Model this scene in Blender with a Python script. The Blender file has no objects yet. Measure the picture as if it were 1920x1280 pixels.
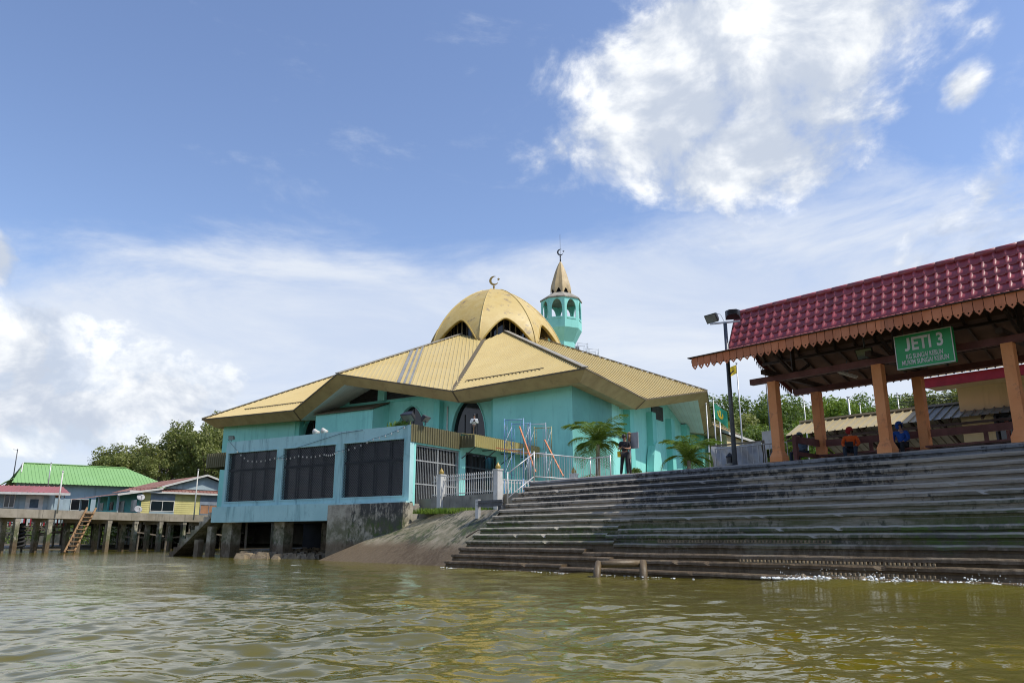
import bpy, bmesh, math, random
import numpy as np
from mathutils import Vector, Matrix

random.seed(7)
rng = np.random.default_rng(7)
scene = bpy.context.scene
COL = scene.collection
V = Vector
R = math.radians

# ------------------------------------------------------------------ camera
FPX = 1450.0
CAM_Z = 1.1
PITCH = math.atan(370.0 / FPX)
cam = bpy.data.cameras.new('camera')
cam.sensor_width = 36.0
cam.lens = 36.0 * FPX / 1920.0
cam.clip_start = 0.1
cam.clip_end = 6000
cam_ob = bpy.data.objects.new('camera', cam)
COL.objects.link(cam_ob)
cam_ob.location = (0, 0, CAM_Z)
cam_ob.rotation_euler = (R(90) + PITCH, 0, 0)
scene.camera = cam_ob

# ------------------------------------------------------------------ light
SUN_EL = R(57)
SUN_H = V((0.95, -0.31, 0)).normalized()
SUN_DIR = V((SUN_H.x * math.cos(SUN_EL), SUN_H.y * math.cos(SUN_EL), math.sin(SUN_EL)))
sun = bpy.data.lights.new('sun', 'SUN')
sun.energy = 3.2
sun.angle = R(0.55)
sun.color = (1.0, 0.95, 0.86)
sun_ob = bpy.data.objects.new('sun', sun)
COL.objects.link(sun_ob)
sun_ob.rotation_euler = SUN_DIR.to_track_quat('Z', 'Y').to_euler()
sun_ob.location = (60, -20, 90)

scene.view_settings.view_transform = 'Standard'
scene.view_settings.look = 'None'
scene.view_settings.gamma = 1.0
scene.view_settings.exposure = 0.5

scene.cycles.filter_width = 1.05

CP, SP = math.cos(PITCH), math.sin(PITCH)
EYE = V((0, 0, CAM_Z))
def ray(px, py):
    x = (px - 960) / FPX; y = (640 - py) / FPX
    return V((x, CP - y * SP, SP + y * CP))
def atY(px, py, Y):
    r = ray(px, py); return EYE + r * (Y / r.y)
def atZ(px, py, Z):
    r = ray(px, py); return EYE + r * ((Z - CAM_Z) / r.z)
def onp(px, py, P, n):
    r = ray(px, py); return EYE + r * ((P - EYE).dot(n) / r.dot(n))

class NT:
    """small node-tree writer"""
    def __init__(s, tree): s.t = tree; s.n = tree.nodes; s.l = tree.links; s.n.clear()
    def new(s, kind, **kw):
        nd = s.n.new(kind)
        for k, v in kw.items(): setattr(nd, k, v)
        return nd
    def set(s, sock, v):
        if hasattr(v, 'is_output'): s.l.new(v, sock)
        elif isinstance(v, (tuple, list, Vector)):
            v = tuple(v)
            if sock.type == 'RGBA' and len(v) == 3: v = v + (1,)
            sock.default_value = v
        else: sock.default_value = v
    def math(s, op, a, b=0.0, c=0.0, clamp=False):
        nd = s.new('ShaderNodeMath', operation=op, use_clamp=clamp)
        s.set(nd.inputs[0], a); s.set(nd.inputs[1], b); s.set(nd.inputs[2], c)
        return nd.outputs[0]
    def vmath(s, op, a, b=(0, 0, 0)):
        nd = s.new('ShaderNodeVectorMath', operation=op)
        s.set(nd.inputs[0], a); s.set(nd.inputs[1], b)
        return nd.outputs['Value'] if op in ('LENGTH', 'DOT_PRODUCT', 'DISTANCE') else nd.outputs[0]
    def smooth(s, x, lo, hi, a=0.0, b=1.0):
        nd = s.new('ShaderNodeMapRange', interpolation_type='SMOOTHSTEP')
        s.set(nd.inputs['Value'], x)
        nd.inputs['From Min'].default_value = lo; nd.inputs['From Max'].default_value = hi
        nd.inputs['To Min'].default_value = a; nd.inputs['To Max'].default_value = b
        return nd.outputs[0]
    def noise(s, vec, scale=1.0, detail=5.0, rough=0.55, dist=0.0):
        nd = s.new('ShaderNodeTexNoise')
        if vec is not None: s.set(nd.inputs['Vector'], vec)
        nd.inputs['Scale'].default_value = scale; nd.inputs['Detail'].default_value = detail
        nd.inputs['Roughness'].default_value = rough; nd.inputs['Distortion'].default_value = dist
        return nd.outputs['Fac']
    def mix(s, f, a, b, mode='MIX'):
        nd = s.new('ShaderNodeMix', data_type='RGBA', blend_type=mode)
        s.set(nd.inputs[0], f); s.set(nd.inputs[6], a); s.set(nd.inputs[7], b)
        return nd.outputs[2]

# ------------------------------------------------------------------ sky
world = bpy.data.worlds.new('World'); scene.world = world; world.use_nodes = True
T = NT(world.node_tree)
sky = T.new('ShaderNodeTexSky', sky_type='NISHITA', sun_disc=False)
sky.sun_elevation = SUN_EL
sky.sun_rotation = math.atan2(SUN_H.x, SUN_H.y)
sky.air_density = 1.0; sky.dust_density = 0.4; sky.ozone_density = 2.2
bg1 = T.new('ShaderNodeBackground'); bg1.inputs['Strength'].default_value = 0.135
hs = T.new('ShaderNodeHueSaturation'); hs.inputs['Saturation'].default_value = 1.0; hs.inputs['Hue'].default_value = 0.507
T.l.new(sky.outputs[0], hs.inputs['Color']); T.l.new(hs.outputs[0], bg1.inputs['Color'])
d = T.new('ShaderNodeTexCoord').outputs['Generated']
sx = T.new('ShaderNodeSeparateXYZ'); T.l.new(d, sx.inputs[0]); dz = sx.outputs['Z']
# billowing detail and streaky veil
nA = T.noise(T.vmath('MULTIPLY', d, (1, 1, 1.35)), 7.5, 9.0, 0.6, 0.25)
nB = T.noise(T.vmath('ADD', T.vmath('MULTIPLY', d, (1.0, 1.0, 3.2)), (3.1, 1.7, 0.4)), 2.6, 8.0, 0.62, 0.5)
nC = T.noise(T.vmath('ADD', d, (5.2, 0.3, 2.2)), 16.0, 7.0, 0.6)
def blob(px, py, rx, rz):
    c = ray(px, py).normalized()
    q = T.vmath('MULTIPLY', T.vmath('SUBTRACT', d, c), (1 / rx, 1 / 0.5, 1 / rz))
    return T.math('SUBTRACT', 1.0, T.vmath('LENGTH', q))
def vmax(lst):
    o = lst[0]
    for q in lst[1:]: o = T.math('MAXIMUM', o, q)
    return o
cum = vmax([blob(1450, 90, .25, .17), blob(1255, 205, .19, .115), blob(1570, 60, .10, .19), blob(1390, 290, .13, .10), blob(1360, 60, .18, .15),
            blob(1805, 165, .03, .035), blob(-15, 480, .03, .04), blob(40, 668, .11, .07), blob(310, 738, .115, .065), blob(-190, 650, .16, .09),
            blob(170, 770, .22, .07), blob(2300, 250, .25, .18), blob(-1300, 150, .3, .16)])
cum = T.math('MAXIMUM', cum, -0.6)
dens_c = T.smooth(T.math('ADD', T.math('ADD', T.math('MULTIPLY', cum, 1.0), T.math('MULTIPLY', T.math('SUBTRACT', nC, 0.5), 0.6)), T.math('MULTIPLY', T.math('SUBTRACT', nA, 0.5), 2.1)), 0.08, 0.66)
# veil: thicker towards the horizon, broken by streaks
veil = T.math('ADD', T.math('MULTIPLY', T.math('SUBTRACT', 0.315, dz), 4.2), T.math('MULTIPLY', T.math('SUBTRACT', nB, 0.5), 1.5))
veil = T.math('ADD', veil, T.math('MULTIPLY', T.math('MAXIMUM', T.math('MAXIMUM', blob(1250, 560, .7, .22), blob(720, 610, .5, .17)), 0.0), 0.85))
dens_v = T.math('MULTIPLY', T.smooth(veil, -0.05, 0.60), 0.92)
dens_v = T.math('MULTIPLY', dens_v, T.smooth(nC, 0.1, 0.5, 0.88, 1.0))
wisp = T.math('MULTIPLY', T.smooth(T.math('ADD', nB, T.math('MULTIPLY', nC, 0.25)), 0.68, 0.92), 0.5)
dens = T.math('MAXIMUM', T.math('MAXIMUM', dens_c, dens_v), wisp)
# cloud shade: brighter tops, grey bellies
nS = T.noise(T.vmath('ADD', T.vmath('MULTIPLY', d, (1, 1, 1.4)), (-0.035, 0.0, -0.05)), 7.5, 5.0, 0.55, 0.25)
shade = T.smooth(T.math('SUBTRACT', nA, T.math('MULTIPLY', T.math('SUBTRACT', nS, 0.47), 0.9)), 0.36, 0.66)
ccol = T.mix(shade, (0.44, 0.49, 0.58), (0.84, 0.85, 0.85))
vcol = T.mix(T.smooth(nB, 0.35, 0.68), (0.475, 0.54, 0.665), (0.62, 0.655, 0.71))
cc = T.mix(T.smooth(dens_c, 0.05, 0.6), vcol, ccol)
bg2 = T.new('ShaderNodeBackground'); T.l.new(cc, bg2.inputs['Color']); bg2.inputs['Strength'].default_value = 0.95
mx = T.new('ShaderNodeMixShader'); T.l.new(dens, mx.inputs[0]); T.l.new(bg1.outputs[0], mx.inputs[1]); T.l.new(bg2.outputs[0], mx.inputs[2])
wo = T.new('ShaderNodeOutputWorld'); T.l.new(mx.outputs[0], wo.inputs[0])

# ------------------------------------------------------------------ materials
def principled(name):
    m = bpy.data.materials.new(name); m.use_nodes = True
    t = NT(m.node_tree)
    b = t.new('ShaderNodeBsdfPrincipled'); o = t.new('ShaderNodeOutputMaterial')
    t.l.new(b.outputs[0], o.inputs[0])
    return m, t, b
def pm(name, col, col2=None, scale=1.5, rough=0.6, metal=0.0, bump=0.0, bscale=25.0, streak=0.0, streakcol=(0.03, 0.03, 0.025), spot=0.0, spotcol=(0.05, 0.04, 0.03), spotscale=3.0, spec=0.5, orand=0.0):
    m, t, b = principled(name)
    pos = t.new('ShaderNodeNewGeometry').outputs['Position']
    n1 = t.noise(pos, scale, 6, 0.6)
    if col2 is None: col2 = tuple(c * 0.72 for c in col)
    c = t.mix(t.smooth(n1, 0.33, 0.68), col, col2)
    if streak:
        ns = t.noise(t.vmath('MULTIPLY', pos, (2.2, 2.2, 0.22)), 1.0, 6, 0.65)
        c = t.mix(t.math('MULTIPLY', t.smooth(ns, 0.52, 0.72), streak), c, streakcol)
    if spot:
        n2 = t.noise(pos, spotscale, 9, 0.72)
        c = t.mix(t.math('MULTIPLY', t.smooth(n2, 0.55, 0.66), spot), c, spotcol)
    if orand:
        oi = t.new('ShaderNodeObjectInfo').outputs['Random']; c = t.mix(t.math('MULTIPLY', oi, orand), c, t.mix(0.5, c, (0.05, 0.03, 0.03)))
    t.set(b.inputs['Base Color'], c)
    t.set(b.inputs['Roughness'], t.smooth(n1, 0.3, 0.7, max(0.02, rough - 0.08), min(1, rough + 0.08)))
    b.inputs['Metallic'].default_value = metal
    b.inputs['Specular IOR Level'].default_value = spec
    if bump:
        bp = t.new('ShaderNodeBump'); bp.inputs['Strength'].default_value = bump; bp.inputs['Distance'].default_value = 0.03
        t.l.new(t.noise(pos, bscale, 5, 0.6), bp.inputs['Height']); t.l.new(bp.outputs[0], b.inputs['Normal'])
    return m
M = {}
M['teal'] = pm('teal_plaster', (0.28, 0.70, 0.62), (0.25, 0.64, 0.57), 0.5, 0.75, bump=.15, streak=.38, streakcol=(.10, .38, .34), spot=.18, spotcol=(.1, .33, .3), spotscale=1.4)
M['teal2'] = pm('teal_plaster_pilaster', (0.19, 0.60, 0.52), (0.175, 0.55, 0.48), 0.5, 0.75, bump=.1, streak=.2, streakcol=(.05, .28, .25))
M['blue'] = pm('pale_blue_plaster', (0.42, 0.67, 0.655), (0.37, 0.61, 0.60), 0.9, 0.75, bump=.15, streak=.55, streakcol=(.07, .2, .22), spot=.25, spotcol=(.1, .2, .2))
M['gold'] = pm('gold_paint', (0.56, 0.42, 0.155), (0.50, 0.355, 0.11), 1.2, 0.45, spot=.85, spotcol=(.2, .15, .1), spotscale=1.1, bump=.12, bscale=8)
M['gold_trim'] = pm('gold_trim', (0.42, 0.28, 0.05), None, 2, 0.4)
M['spire'] = pm('tan_spire', (0.52, 0.395, 0.205), (0.46, 0.34, 0.17), 1.2, 0.55, streak=.3)
M['roof'] = pm('beige_roof_sheet', (0.55, 0.43, 0.18), (0.50, 0.38, 0.15), 0.35, 0.42, spot=.15, spotcol=(.3, .24, .15), spotscale=1.2)
M['roofgrey'] = pm('grey_roof_sheet', (0.27, 0.265, 0.24), None, 1, 0.5)
M['cap'] = pm('ridge_capping', (0.34, 0.31, 0.25), (0.27, 0.24, 0.18), 2, 0.5)
M['lap'] = pm('roof_lap', (0.13, 0.10, 0.055), None, 4, 0.7)
M['khaki'] = pm('khaki_fascia', (0.38, 0.30, 0.14), (0.31, 0.24, 0.11), 0.8, 0.6, streak=.35, streakcol=(.12, .09, .04))
M['soffit'] = pm('pale_soffit', (0.62, 0.70, 0.66), (0.55, 0.63, 0.6), 0.8, 0.7)
M['glass'] = pm('dark_glass', (0.012, 0.013, 0.016), None, 1, 0.08, spec=.6)
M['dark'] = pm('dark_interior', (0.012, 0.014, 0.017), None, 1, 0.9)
M['louvre'] = pm('dark_louvre', (0.03, 0.03, 0.032), None, 1, 0.5)
M['grille'] = pm('grille_paint', (0.02, 0.03, 0.038), None, 6, 0.45)
M['gatebar'] = pm('grey_gate_bar', (0.36, 0.37, 0.36), None, 6, 0.5)
M['olive'] = pm('olive_canopy_shaded', (0.145, 0.13, 0.058), (0.115, 0.10, 0.045), 1, 0.55, streak=.3)  # darker copy of the canopy sheet, shade put into its colour
M['canopy_lit'] = pm('yellow_canopy_lit', (0.40, 0.34, 0.12), (0.35, 0.29, 0.10), 1, 0.5, streak=.25, streakcol=(.15, .12, .05))  # lighter copy of the canopy sheet, sunlight put into its colour
M['concrete'] = pm('weathered_concrete', (0.36, 0.33, 0.27), (0.22, 0.20, 0.165), 1.1, 0.85, bump=.5, streak=.55, streakcol=(.06, .055, .05), spot=.4)
M['white'] = pm('white_paint', (0.62, 0.61, 0.57), (0.54, 0.52, 0.47), 2.5, 0.5, spot=.2, spotcol=(.25, .22, .17))
M['steel'] = pm('grey_steel', (0.50, 0.50, 0.49), (0.4, 0.4, 0.39), 4, 0.4, metal=.3)
M['dsteel'] = pm('dark_steel', (0.06, 0.065, 0.075), None, 4, 0.45)
M['slate'] = pm('slate_steel', (0.11, 0.12, 0.135), None, 4, 0.4)
M['black'] = pm('black_plastic', (0.02, 0.02, 0.022), None, 4, 0.45)
M['orange'] = pm('orange_column_paint', (0.74, 0.30, 0.11), (0.66, 0.245, 0.085), 1.2, 0.7, bump=.25, streak=.22, streakcol=(.3, .12, .05), spot=.5, spotcol=(.3, .12, .06), spotscale=3)
M['orangew'] = pm('orange_board_paint', (0.66, 0.215, 0.08), (0.56, 0.17, 0.06), 2.0, 0.6, streak=.4, streakcol=(.14, .06, .03), orand=.6)
M['maroonw'] = pm('maroon_wood', (0.15, 0.042, 0.03), (0.10, 0.03, 0.022), 2, 0.6)
M['rafter'] = pm('dark_wood', (0.05, 0.028, 0.018), None, 2, 0.8)
M['ceil'] = pm('brown_underlay', (0.10, 0.048, 0.024), (0.065, 0.032, 0.017), 1.2, 0.8)
M['tile'] = pm('maroon_tile', (0.35, 0.062, 0.068), (0.27, 0.046, 0.05), 1.6, 0.38, spot=.35, spotcol=(.16, .05, .045), spotscale=4, orand=.55)
M['green'] = pm('sign_green', (0.012, 0.30, 0.075), (0.01, 0.26, 0.065), 1, 0.4)
M['red'] = pm('red_fascia', (0.36, 0.03, 0.045), None, 2, 0.5)
M['cream'] = pm('cream_wall', (0.66, 0.54, 0.30), (0.60, 0.48, 0.25), 0.5, 0.8, streak=.15)
M['beige'] = pm('beige_sheet', (0.42, 0.345, 0.19), (0.37, 0.30, 0.16), 0.6, 0.5, streak=.2, streakcol=(.3, .24, .13))
M['under'] = pm('grey_sheet_underside', (0.36, 0.33, 0.25), None, 1, 0.6)
M['greysheet'] = pm('olive_grey_sheet', (0.22, 0.24, 0.21), None, 1, 0.5)
M['mud'] = pm('wet_mud', (0.13, 0.09, 0.045), (0.085, 0.06, 0.03), 1.2, 0.55, bump=.6, bscale=9)
M['yard'] = pm('yard_ground', (0.26, 0.24, 0.19), (0.18, 0.165, 0.13), 0.4, 0.9, bump=.4)
M['hill'] = pm('hill_soil', (0.05, 0.075, 0.02), (0.035, 0.05, 0.015), 0.1, 0.95)
M['rock'] = pm('rubble', (0.26, 0.20, 0.12), (0.13, 0.10, 0.065), 3, 0.85, bump=.6)
M['wood'] = pm('bare_wood', (0.34, 0.20, 0.095), (0.25, 0.145, 0.07), 3, 0.8, streak=.3)
M['greywood'] = pm('grey_wood', (0.20, 0.165, 0.12), (0.13, 0.11, 0.085), 2, 0.85, streak=.4)
M['pile'] = pm('pile_concrete', (0.34, 0.30, 0.24), (0.23, 0.2, 0.15), 1, 0.85, bump=.4, streak=.4)
M['greenroof'] = pm('green_roof_sheet', (0.23, 0.41, 0.15), (0.20, 0.37, 0.13), 0.4, 0.45)
M['redroof'] = pm('rusty_red_roof', (0.20, 0.085, 0.065), (0.15, 0.055, 0.045), 1.2, 0.65, spot=.7, spotcol=(.32, .23, .19), spotscale=1.1)
M['pinkroof'] = pm('pink_roof_sheet', (0.32, 0.10, 0.10), (0.25, 0.09, 0.08), 0.8, 0.6)
M['yellow'] = pm('yellow_boards', (0.60, 0.54, 0.22), (0.52, 0.46, 0.17), 0.8, 0.75, streak=.2, streakcol=(.3, .25, .1))
M['aqua'] = pm('aqua_boards', (0.07, 0.40, 0.38), (0.06, 0.32, 0.31), 0.8, 0.7)
M['hblue'] = pm('dusty_blue_boards', (0.36, 0.45, 0.48), (0.3, 0.38, 0.41), 0.8, 0.75, streak=.3)
M['shutter'] = pm('grey_louvre', (0.24, 0.28, 0.33), None, 2, 0.6)
M['brownpanel'] = pm('brown_panel', (0.40, 0.20, 0.10), None, 2, 0.7)
M['bark'] = pm('bark', (0.13, 0.10, 0.07), (0.08, 0.06, 0.04), 3, 0.9, bump=.5)
M['palmtrunk'] = pm('palm_trunk', (0.25, 0.2, 0.13), (0.14, 0.11, 0.07), 6, 0.9, bump=.5)
M['bluetube'] = pm('blue_scaffold', (0.12, 0.30, 0.55), (0.2, 0.3, 0.42), 3, 0.45)
M['greytube'] = pm('grey_scaffold', (0.40, 0.45, 0.5), None, 3, 0.45)
M['olivetube'] = pm('olive_scaffold', (0.36, 0.33, 0.16), None, 3, 0.5)
M['orangetube'] = pm('orange_plank', (0.60, 0.19, 0.06), (0.5, 0.17, 0.07), 3, 0.6)
M['tarp'] = pm('grey_tarp', (0.42, 0.42, 0.41), (0.26, 0.26, 0.26), 1.6, 0.45)
M['bulb'] = pm('white_bulb', (0.8, 0.78, 0.7), None, 2, 0.3)
M['lampglass'] = pm('lamp_glass', (0.22, 0.25, 0.24), None, 2, 0.15)
M['skin'] = pm('skin', (0.36, 0.19, 0.12), (0.31, 0.16, 0.1), 8, 0.55)
M['hair'] = pm('black_hair', (0.012, 0.01, 0.01), None, 8, 0.5)
M['cblack'] = pm('black_cloth', (0.018, 0.019, 0.023), None, 5, 0.9)
M['cwhite'] = pm('pale_cloth', (0.55, 0.58, 0.58), None, 5, 0.9)
M['corange'] = pm('orange_cloth', (0.70, 0.11, 0.012), (0.55, 0.08, 0.01), 5, 0.9)
M['cred'] = pm('red_cloth', (0.36, 0.02, 0.02), None, 5, 0.9)
M['cblue'] = pm('blue_cloth', (0.012, 0.07, 0.32), None, 5, 0.9)
M['cgrey'] = pm('slate_cloth', (0.09, 0.13, 0.17), None, 5, 0.9)
M['cyellow'] = pm('yellow_cloth', (0.75, 0.55, 0.03), None, 4, 0.8)
M['cgreen'] = pm('green_cloth', (0.02, 0.28, 0.16), None, 4, 0.8)
M['jeans'] = pm('dark_jeans', (0.03, 0.04, 0.06), None, 5, 0.9)
M['foam'] = pm('foam', (0.8, 0.82, 0.8), None, 5, 0.5)
M['rubber'] = pm('rubber', (0.025, 0.025, 0.025), None, 5, 0.8)
M['grey_board'] = pm('grey_board', (0.33, 0.33, 0.34), None, 2, 0.6)

def leafmat(name, c1, c2):
    m, t, b = principled(name)
    at = t.new('ShaderNodeAttribute', attribute_name='var')
    pos = t.new('ShaderNodeNewGeometry').outputs['Position']
    n = t.noise(pos, 0.45, 3, 0.5)
    f = t.math('ADD', t.math('MULTIPLY', at.outputs['Fac'], 0.6), t.math('MULTIPLY', t.smooth(n, .35, .65), 0.4))
    c = t.mix(f, c1, c2)
    t.set(b.inputs['Base Color'], c); b.inputs['Roughness'].default_value = 0.5
    b.inputs['Specular IOR Level'].default_value = 0.3
    tr = t.new('ShaderNodeBsdfTranslucent'); t.l.new(t.mix(0.5, c, (0.22, 0.30, 0.03)), tr.inputs[0])
    mxs = t.new('ShaderNodeMixShader'); mxs.inputs[0].default_value = 0.3
    t.l.new(b.outputs[0], mxs.inputs[1]); t.l.new(tr.outputs[0], mxs.inputs[2])
    for nd in t.n:
        if nd.type == 'OUTPUT_MATERIAL': t.l.new(mxs.outputs[0], nd.inputs[0])
    return m
M['leafA'] = leafmat('leaf_deep_green', (0.06, 0.105, 0.02), (0.17, 0.245, 0.055))
M['leafB'] = leafmat('leaf_olive', (0.10, 0.125, 0.03), (0.26, 0.27, 0.085))
M['leafC'] = leafmat('leaf_bright', (0.075, 0.14, 0.014), (0.17, 0.25, 0.03))
M['leafP'] = leafmat('palm_leaf', (0.05, 0.11, 0.014), (0.18, 0.27, 0.04))
M['grass'] = leafmat('grass_blade', (0.08, 0.16, 0.02), (0.20, 0.28, 0.04))

# tidal concrete: pale or black stained, mossy in the tide band, muddy near the water
def tidal(name, light, dark, mossamt=1.0, stain=0.5, lit_lip_amt=0.0, band=False):
    m, t, b = principled(name)
    geo = t.new('ShaderNodeNewGeometry'); pos = geo.outputs['Position']
    s3 = t.new('ShaderNodeSeparateXYZ'); t.l.new(pos, s3.inputs[0])
    z = t.math('ADD', s3.outputs['Z'], t.math('MULTIPLY', t.math('SUBTRACT', t.noise(pos, 0.6, 5, .6), .5), 1.0))
    cb_ = t.new('ShaderNodeCombineXYZ')
    t.l.new(t.vmath('DOT_PRODUCT', pos, (0.661, -0.751, 0)), cb_.inputs[0]); t.l.new(t.vmath('DOT_PRODUCT', pos, (0.751, 0.661, 0)), cb_.inputs[1]); t.l.new(s3.outputs['Z'], cb_.inputs[2])
    q = cb_.outputs[0] if band else pos
    n1 = t.noise(t.vmath('MULTIPLY', q, (.30, 1.6, 2.4)) if band else pos, 1.6, 8, .68); n2 = t.noise(t.vmath('MULTIPLY', q, (.35, 1.0, 1.3)) if band else pos, 0.6 if band else .35, 4, .6); n3 = t.noise(t.vmath('MULTIPLY', q, (1, 1, .5)), 5.0, 7, .7)
    c = t.mix(t.smooth(n1, .40, .62), light, dark)
    blk = t.math('MULTIPLY', t.smooth(t.math('ADD', t.math('MULTIPLY', n2, .75), t.math('MULTIPLY', n3, .55)), 0.70 - stain * .25, 0.80 - stain * .25), 0.9)
    c = t.mix(blk, c, (0.018, 0.019, 0.02))
    rust = t.smooth(t.noise(pos, 1.9, 5, .6), .66, .74)
    c = t.mix(t.math('MULTIPLY', rust, .6), c, (.16, .07, .03))
    moss = t.math('MULTIPLY', t.math('MULTIPLY', t.smooth(z, 0.70, 1.0), t.smooth(z, 2.6, 1.5)), t.smooth(n1, .30, .60))
    c = t.mix(t.math('MULTIPLY', moss, 0.85 * mossamt), c, (0.072, 0.080, 0.016))
    bright = t.math('MULTIPLY', t.math('MULTIPLY', moss, t.smooth(n2, .46, .60)), t.smooth(n3, .45, .6))
    c = t.mix(t.math('MULTIPLY', bright, .7 * mossamt), c, (0.075, 0.15, 0.01))
    mud = t.smooth(z, 1.15, 0.65)
    c = t.mix(t.math('MULTIPLY', mud, .85), c, t.mix(n3, (0.17, 0.108, 0.045), (0.05, 0.033, 0.016)))
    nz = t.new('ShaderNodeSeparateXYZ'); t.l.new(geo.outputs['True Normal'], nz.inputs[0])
    lit_lip = t.math('MULTIPLY', t.math('MULTIPLY', t.smooth(nz.outputs['Z'], .30, .5), t.smooth(n1, .25, .6)), t.smooth(z, .55, 1.3))  # up-facing lips painted paler to stand in for sunlight on the worn noses
    c = t.mix(t.math('MULTIPLY', lit_lip, lit_lip_amt), c, (0.52, 0.465, 0.38))
    t.set(b.inputs['Base Color'], c)
    t.set(b.inputs['Roughness'], t.smooth(n3, .3, .7, .45, .85))
    bp = t.new('ShaderNodeBump'); bp.inputs['Strength'].default_value = .7; bp.inputs['Distance'].default_value = .04
    t.l.new(t.noise(pos, 14, 7, .65), bp.inputs['Height']); t.l.new(bp.outputs[0], b.inputs['Normal'])
    return m
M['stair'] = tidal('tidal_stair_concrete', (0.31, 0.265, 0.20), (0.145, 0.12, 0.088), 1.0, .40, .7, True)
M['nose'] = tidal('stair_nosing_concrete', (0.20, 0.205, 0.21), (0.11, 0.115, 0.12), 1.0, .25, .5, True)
M['rampc'] = tidal('ramp_concrete', (0.33, 0.28, 0.195), (0.24, 0.20, 0.135), 0.5, .16)
M['tidalwall'] = tidal('tidal_wall_concrete', (0.42, 0.38, 0.29), (0.25, 0.22, 0.165), 0.8, .26)

def watermat():
    m, t, b = principled('river_water')
    pos = t.new('ShaderNodeNewGeometry').outputs['Position']
    n = t.noise(pos, .12, 3, .5)
    t.set(b.inputs['Base Color'], t.mix(t.smooth(n, .35, .65), (0.096, 0.082, 0.008), (0.118, 0.098, 0.010)))
    b.inputs['Roughness'].default_value = 0.035; b.inputs['IOR'].default_value = 1.36
    b.inputs['Specular IOR Level'].default_value = 0.5
    h1 = t.noise(t.vmath('MULTIPLY', pos, (1, 1.5, 1)), 3.4, 3, .5, .4); h2 = t.noise(t.vmath('MULTIPLY', pos, (1, 1.6, 1)), 8.0, 3, .55)
    hh = t.math('ADD', t.math('MULTIPLY', h1, 1.0), t.math('MULTIPLY', h2, .30))
    hh = t.math('ADD', hh, t.math('MULTIPLY', t.noise(t.vmath('MULTIPLY', pos, (.8, 1.5, 1)), 1.1, 3, .5, .3), 1.6))
    far = t.smooth(t.vmath('LENGTH', pos), 9, 38, 0.09, 0.50)     # fine chop that the mesh is too coarse for out there
    hh = t.math('MULTIPLY', hh, far)
    bp = t.new('ShaderNodeBump'); bp.inputs['Strength'].default_value = 1.0; bp.inputs['Distance'].default_value = .07
    t.l.new(hh, bp.inputs['Height']); t.l.new(bp.outputs[0], b.inputs['Normal'])
    return m
M['water'] = watermat()

# ------------------------------------------------------------------ mesh helpers
class Frame:
    def __init__(s, o, x, y=None, z=V((0, 0, 1))):
        s.o = V(o); s.x = V(x).normalized(); s.z = V(z).normalized()
        s.y = V(y).normalized() if y is not None else s.z.cross(s.x).normalized()
    def p(s, u, v, w): return s.o + s.x * u + s.y * v + s.z * w
    def rot(s): return Matrix((s.x, s.y, s.z)).transposed()
    def uv(s, P): q = V(P) - s.o; return (q.dot(s.x), q.dot(s.y), q.dot(s.z))
WORLD = Frame((0, 0, 0), (1, 0, 0), (0, 1, 0))
ORG = {}
def org(o): return ORG.get(o.name, V((0, 0, 0))) if o is not None else V((0, 0, 0))

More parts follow.
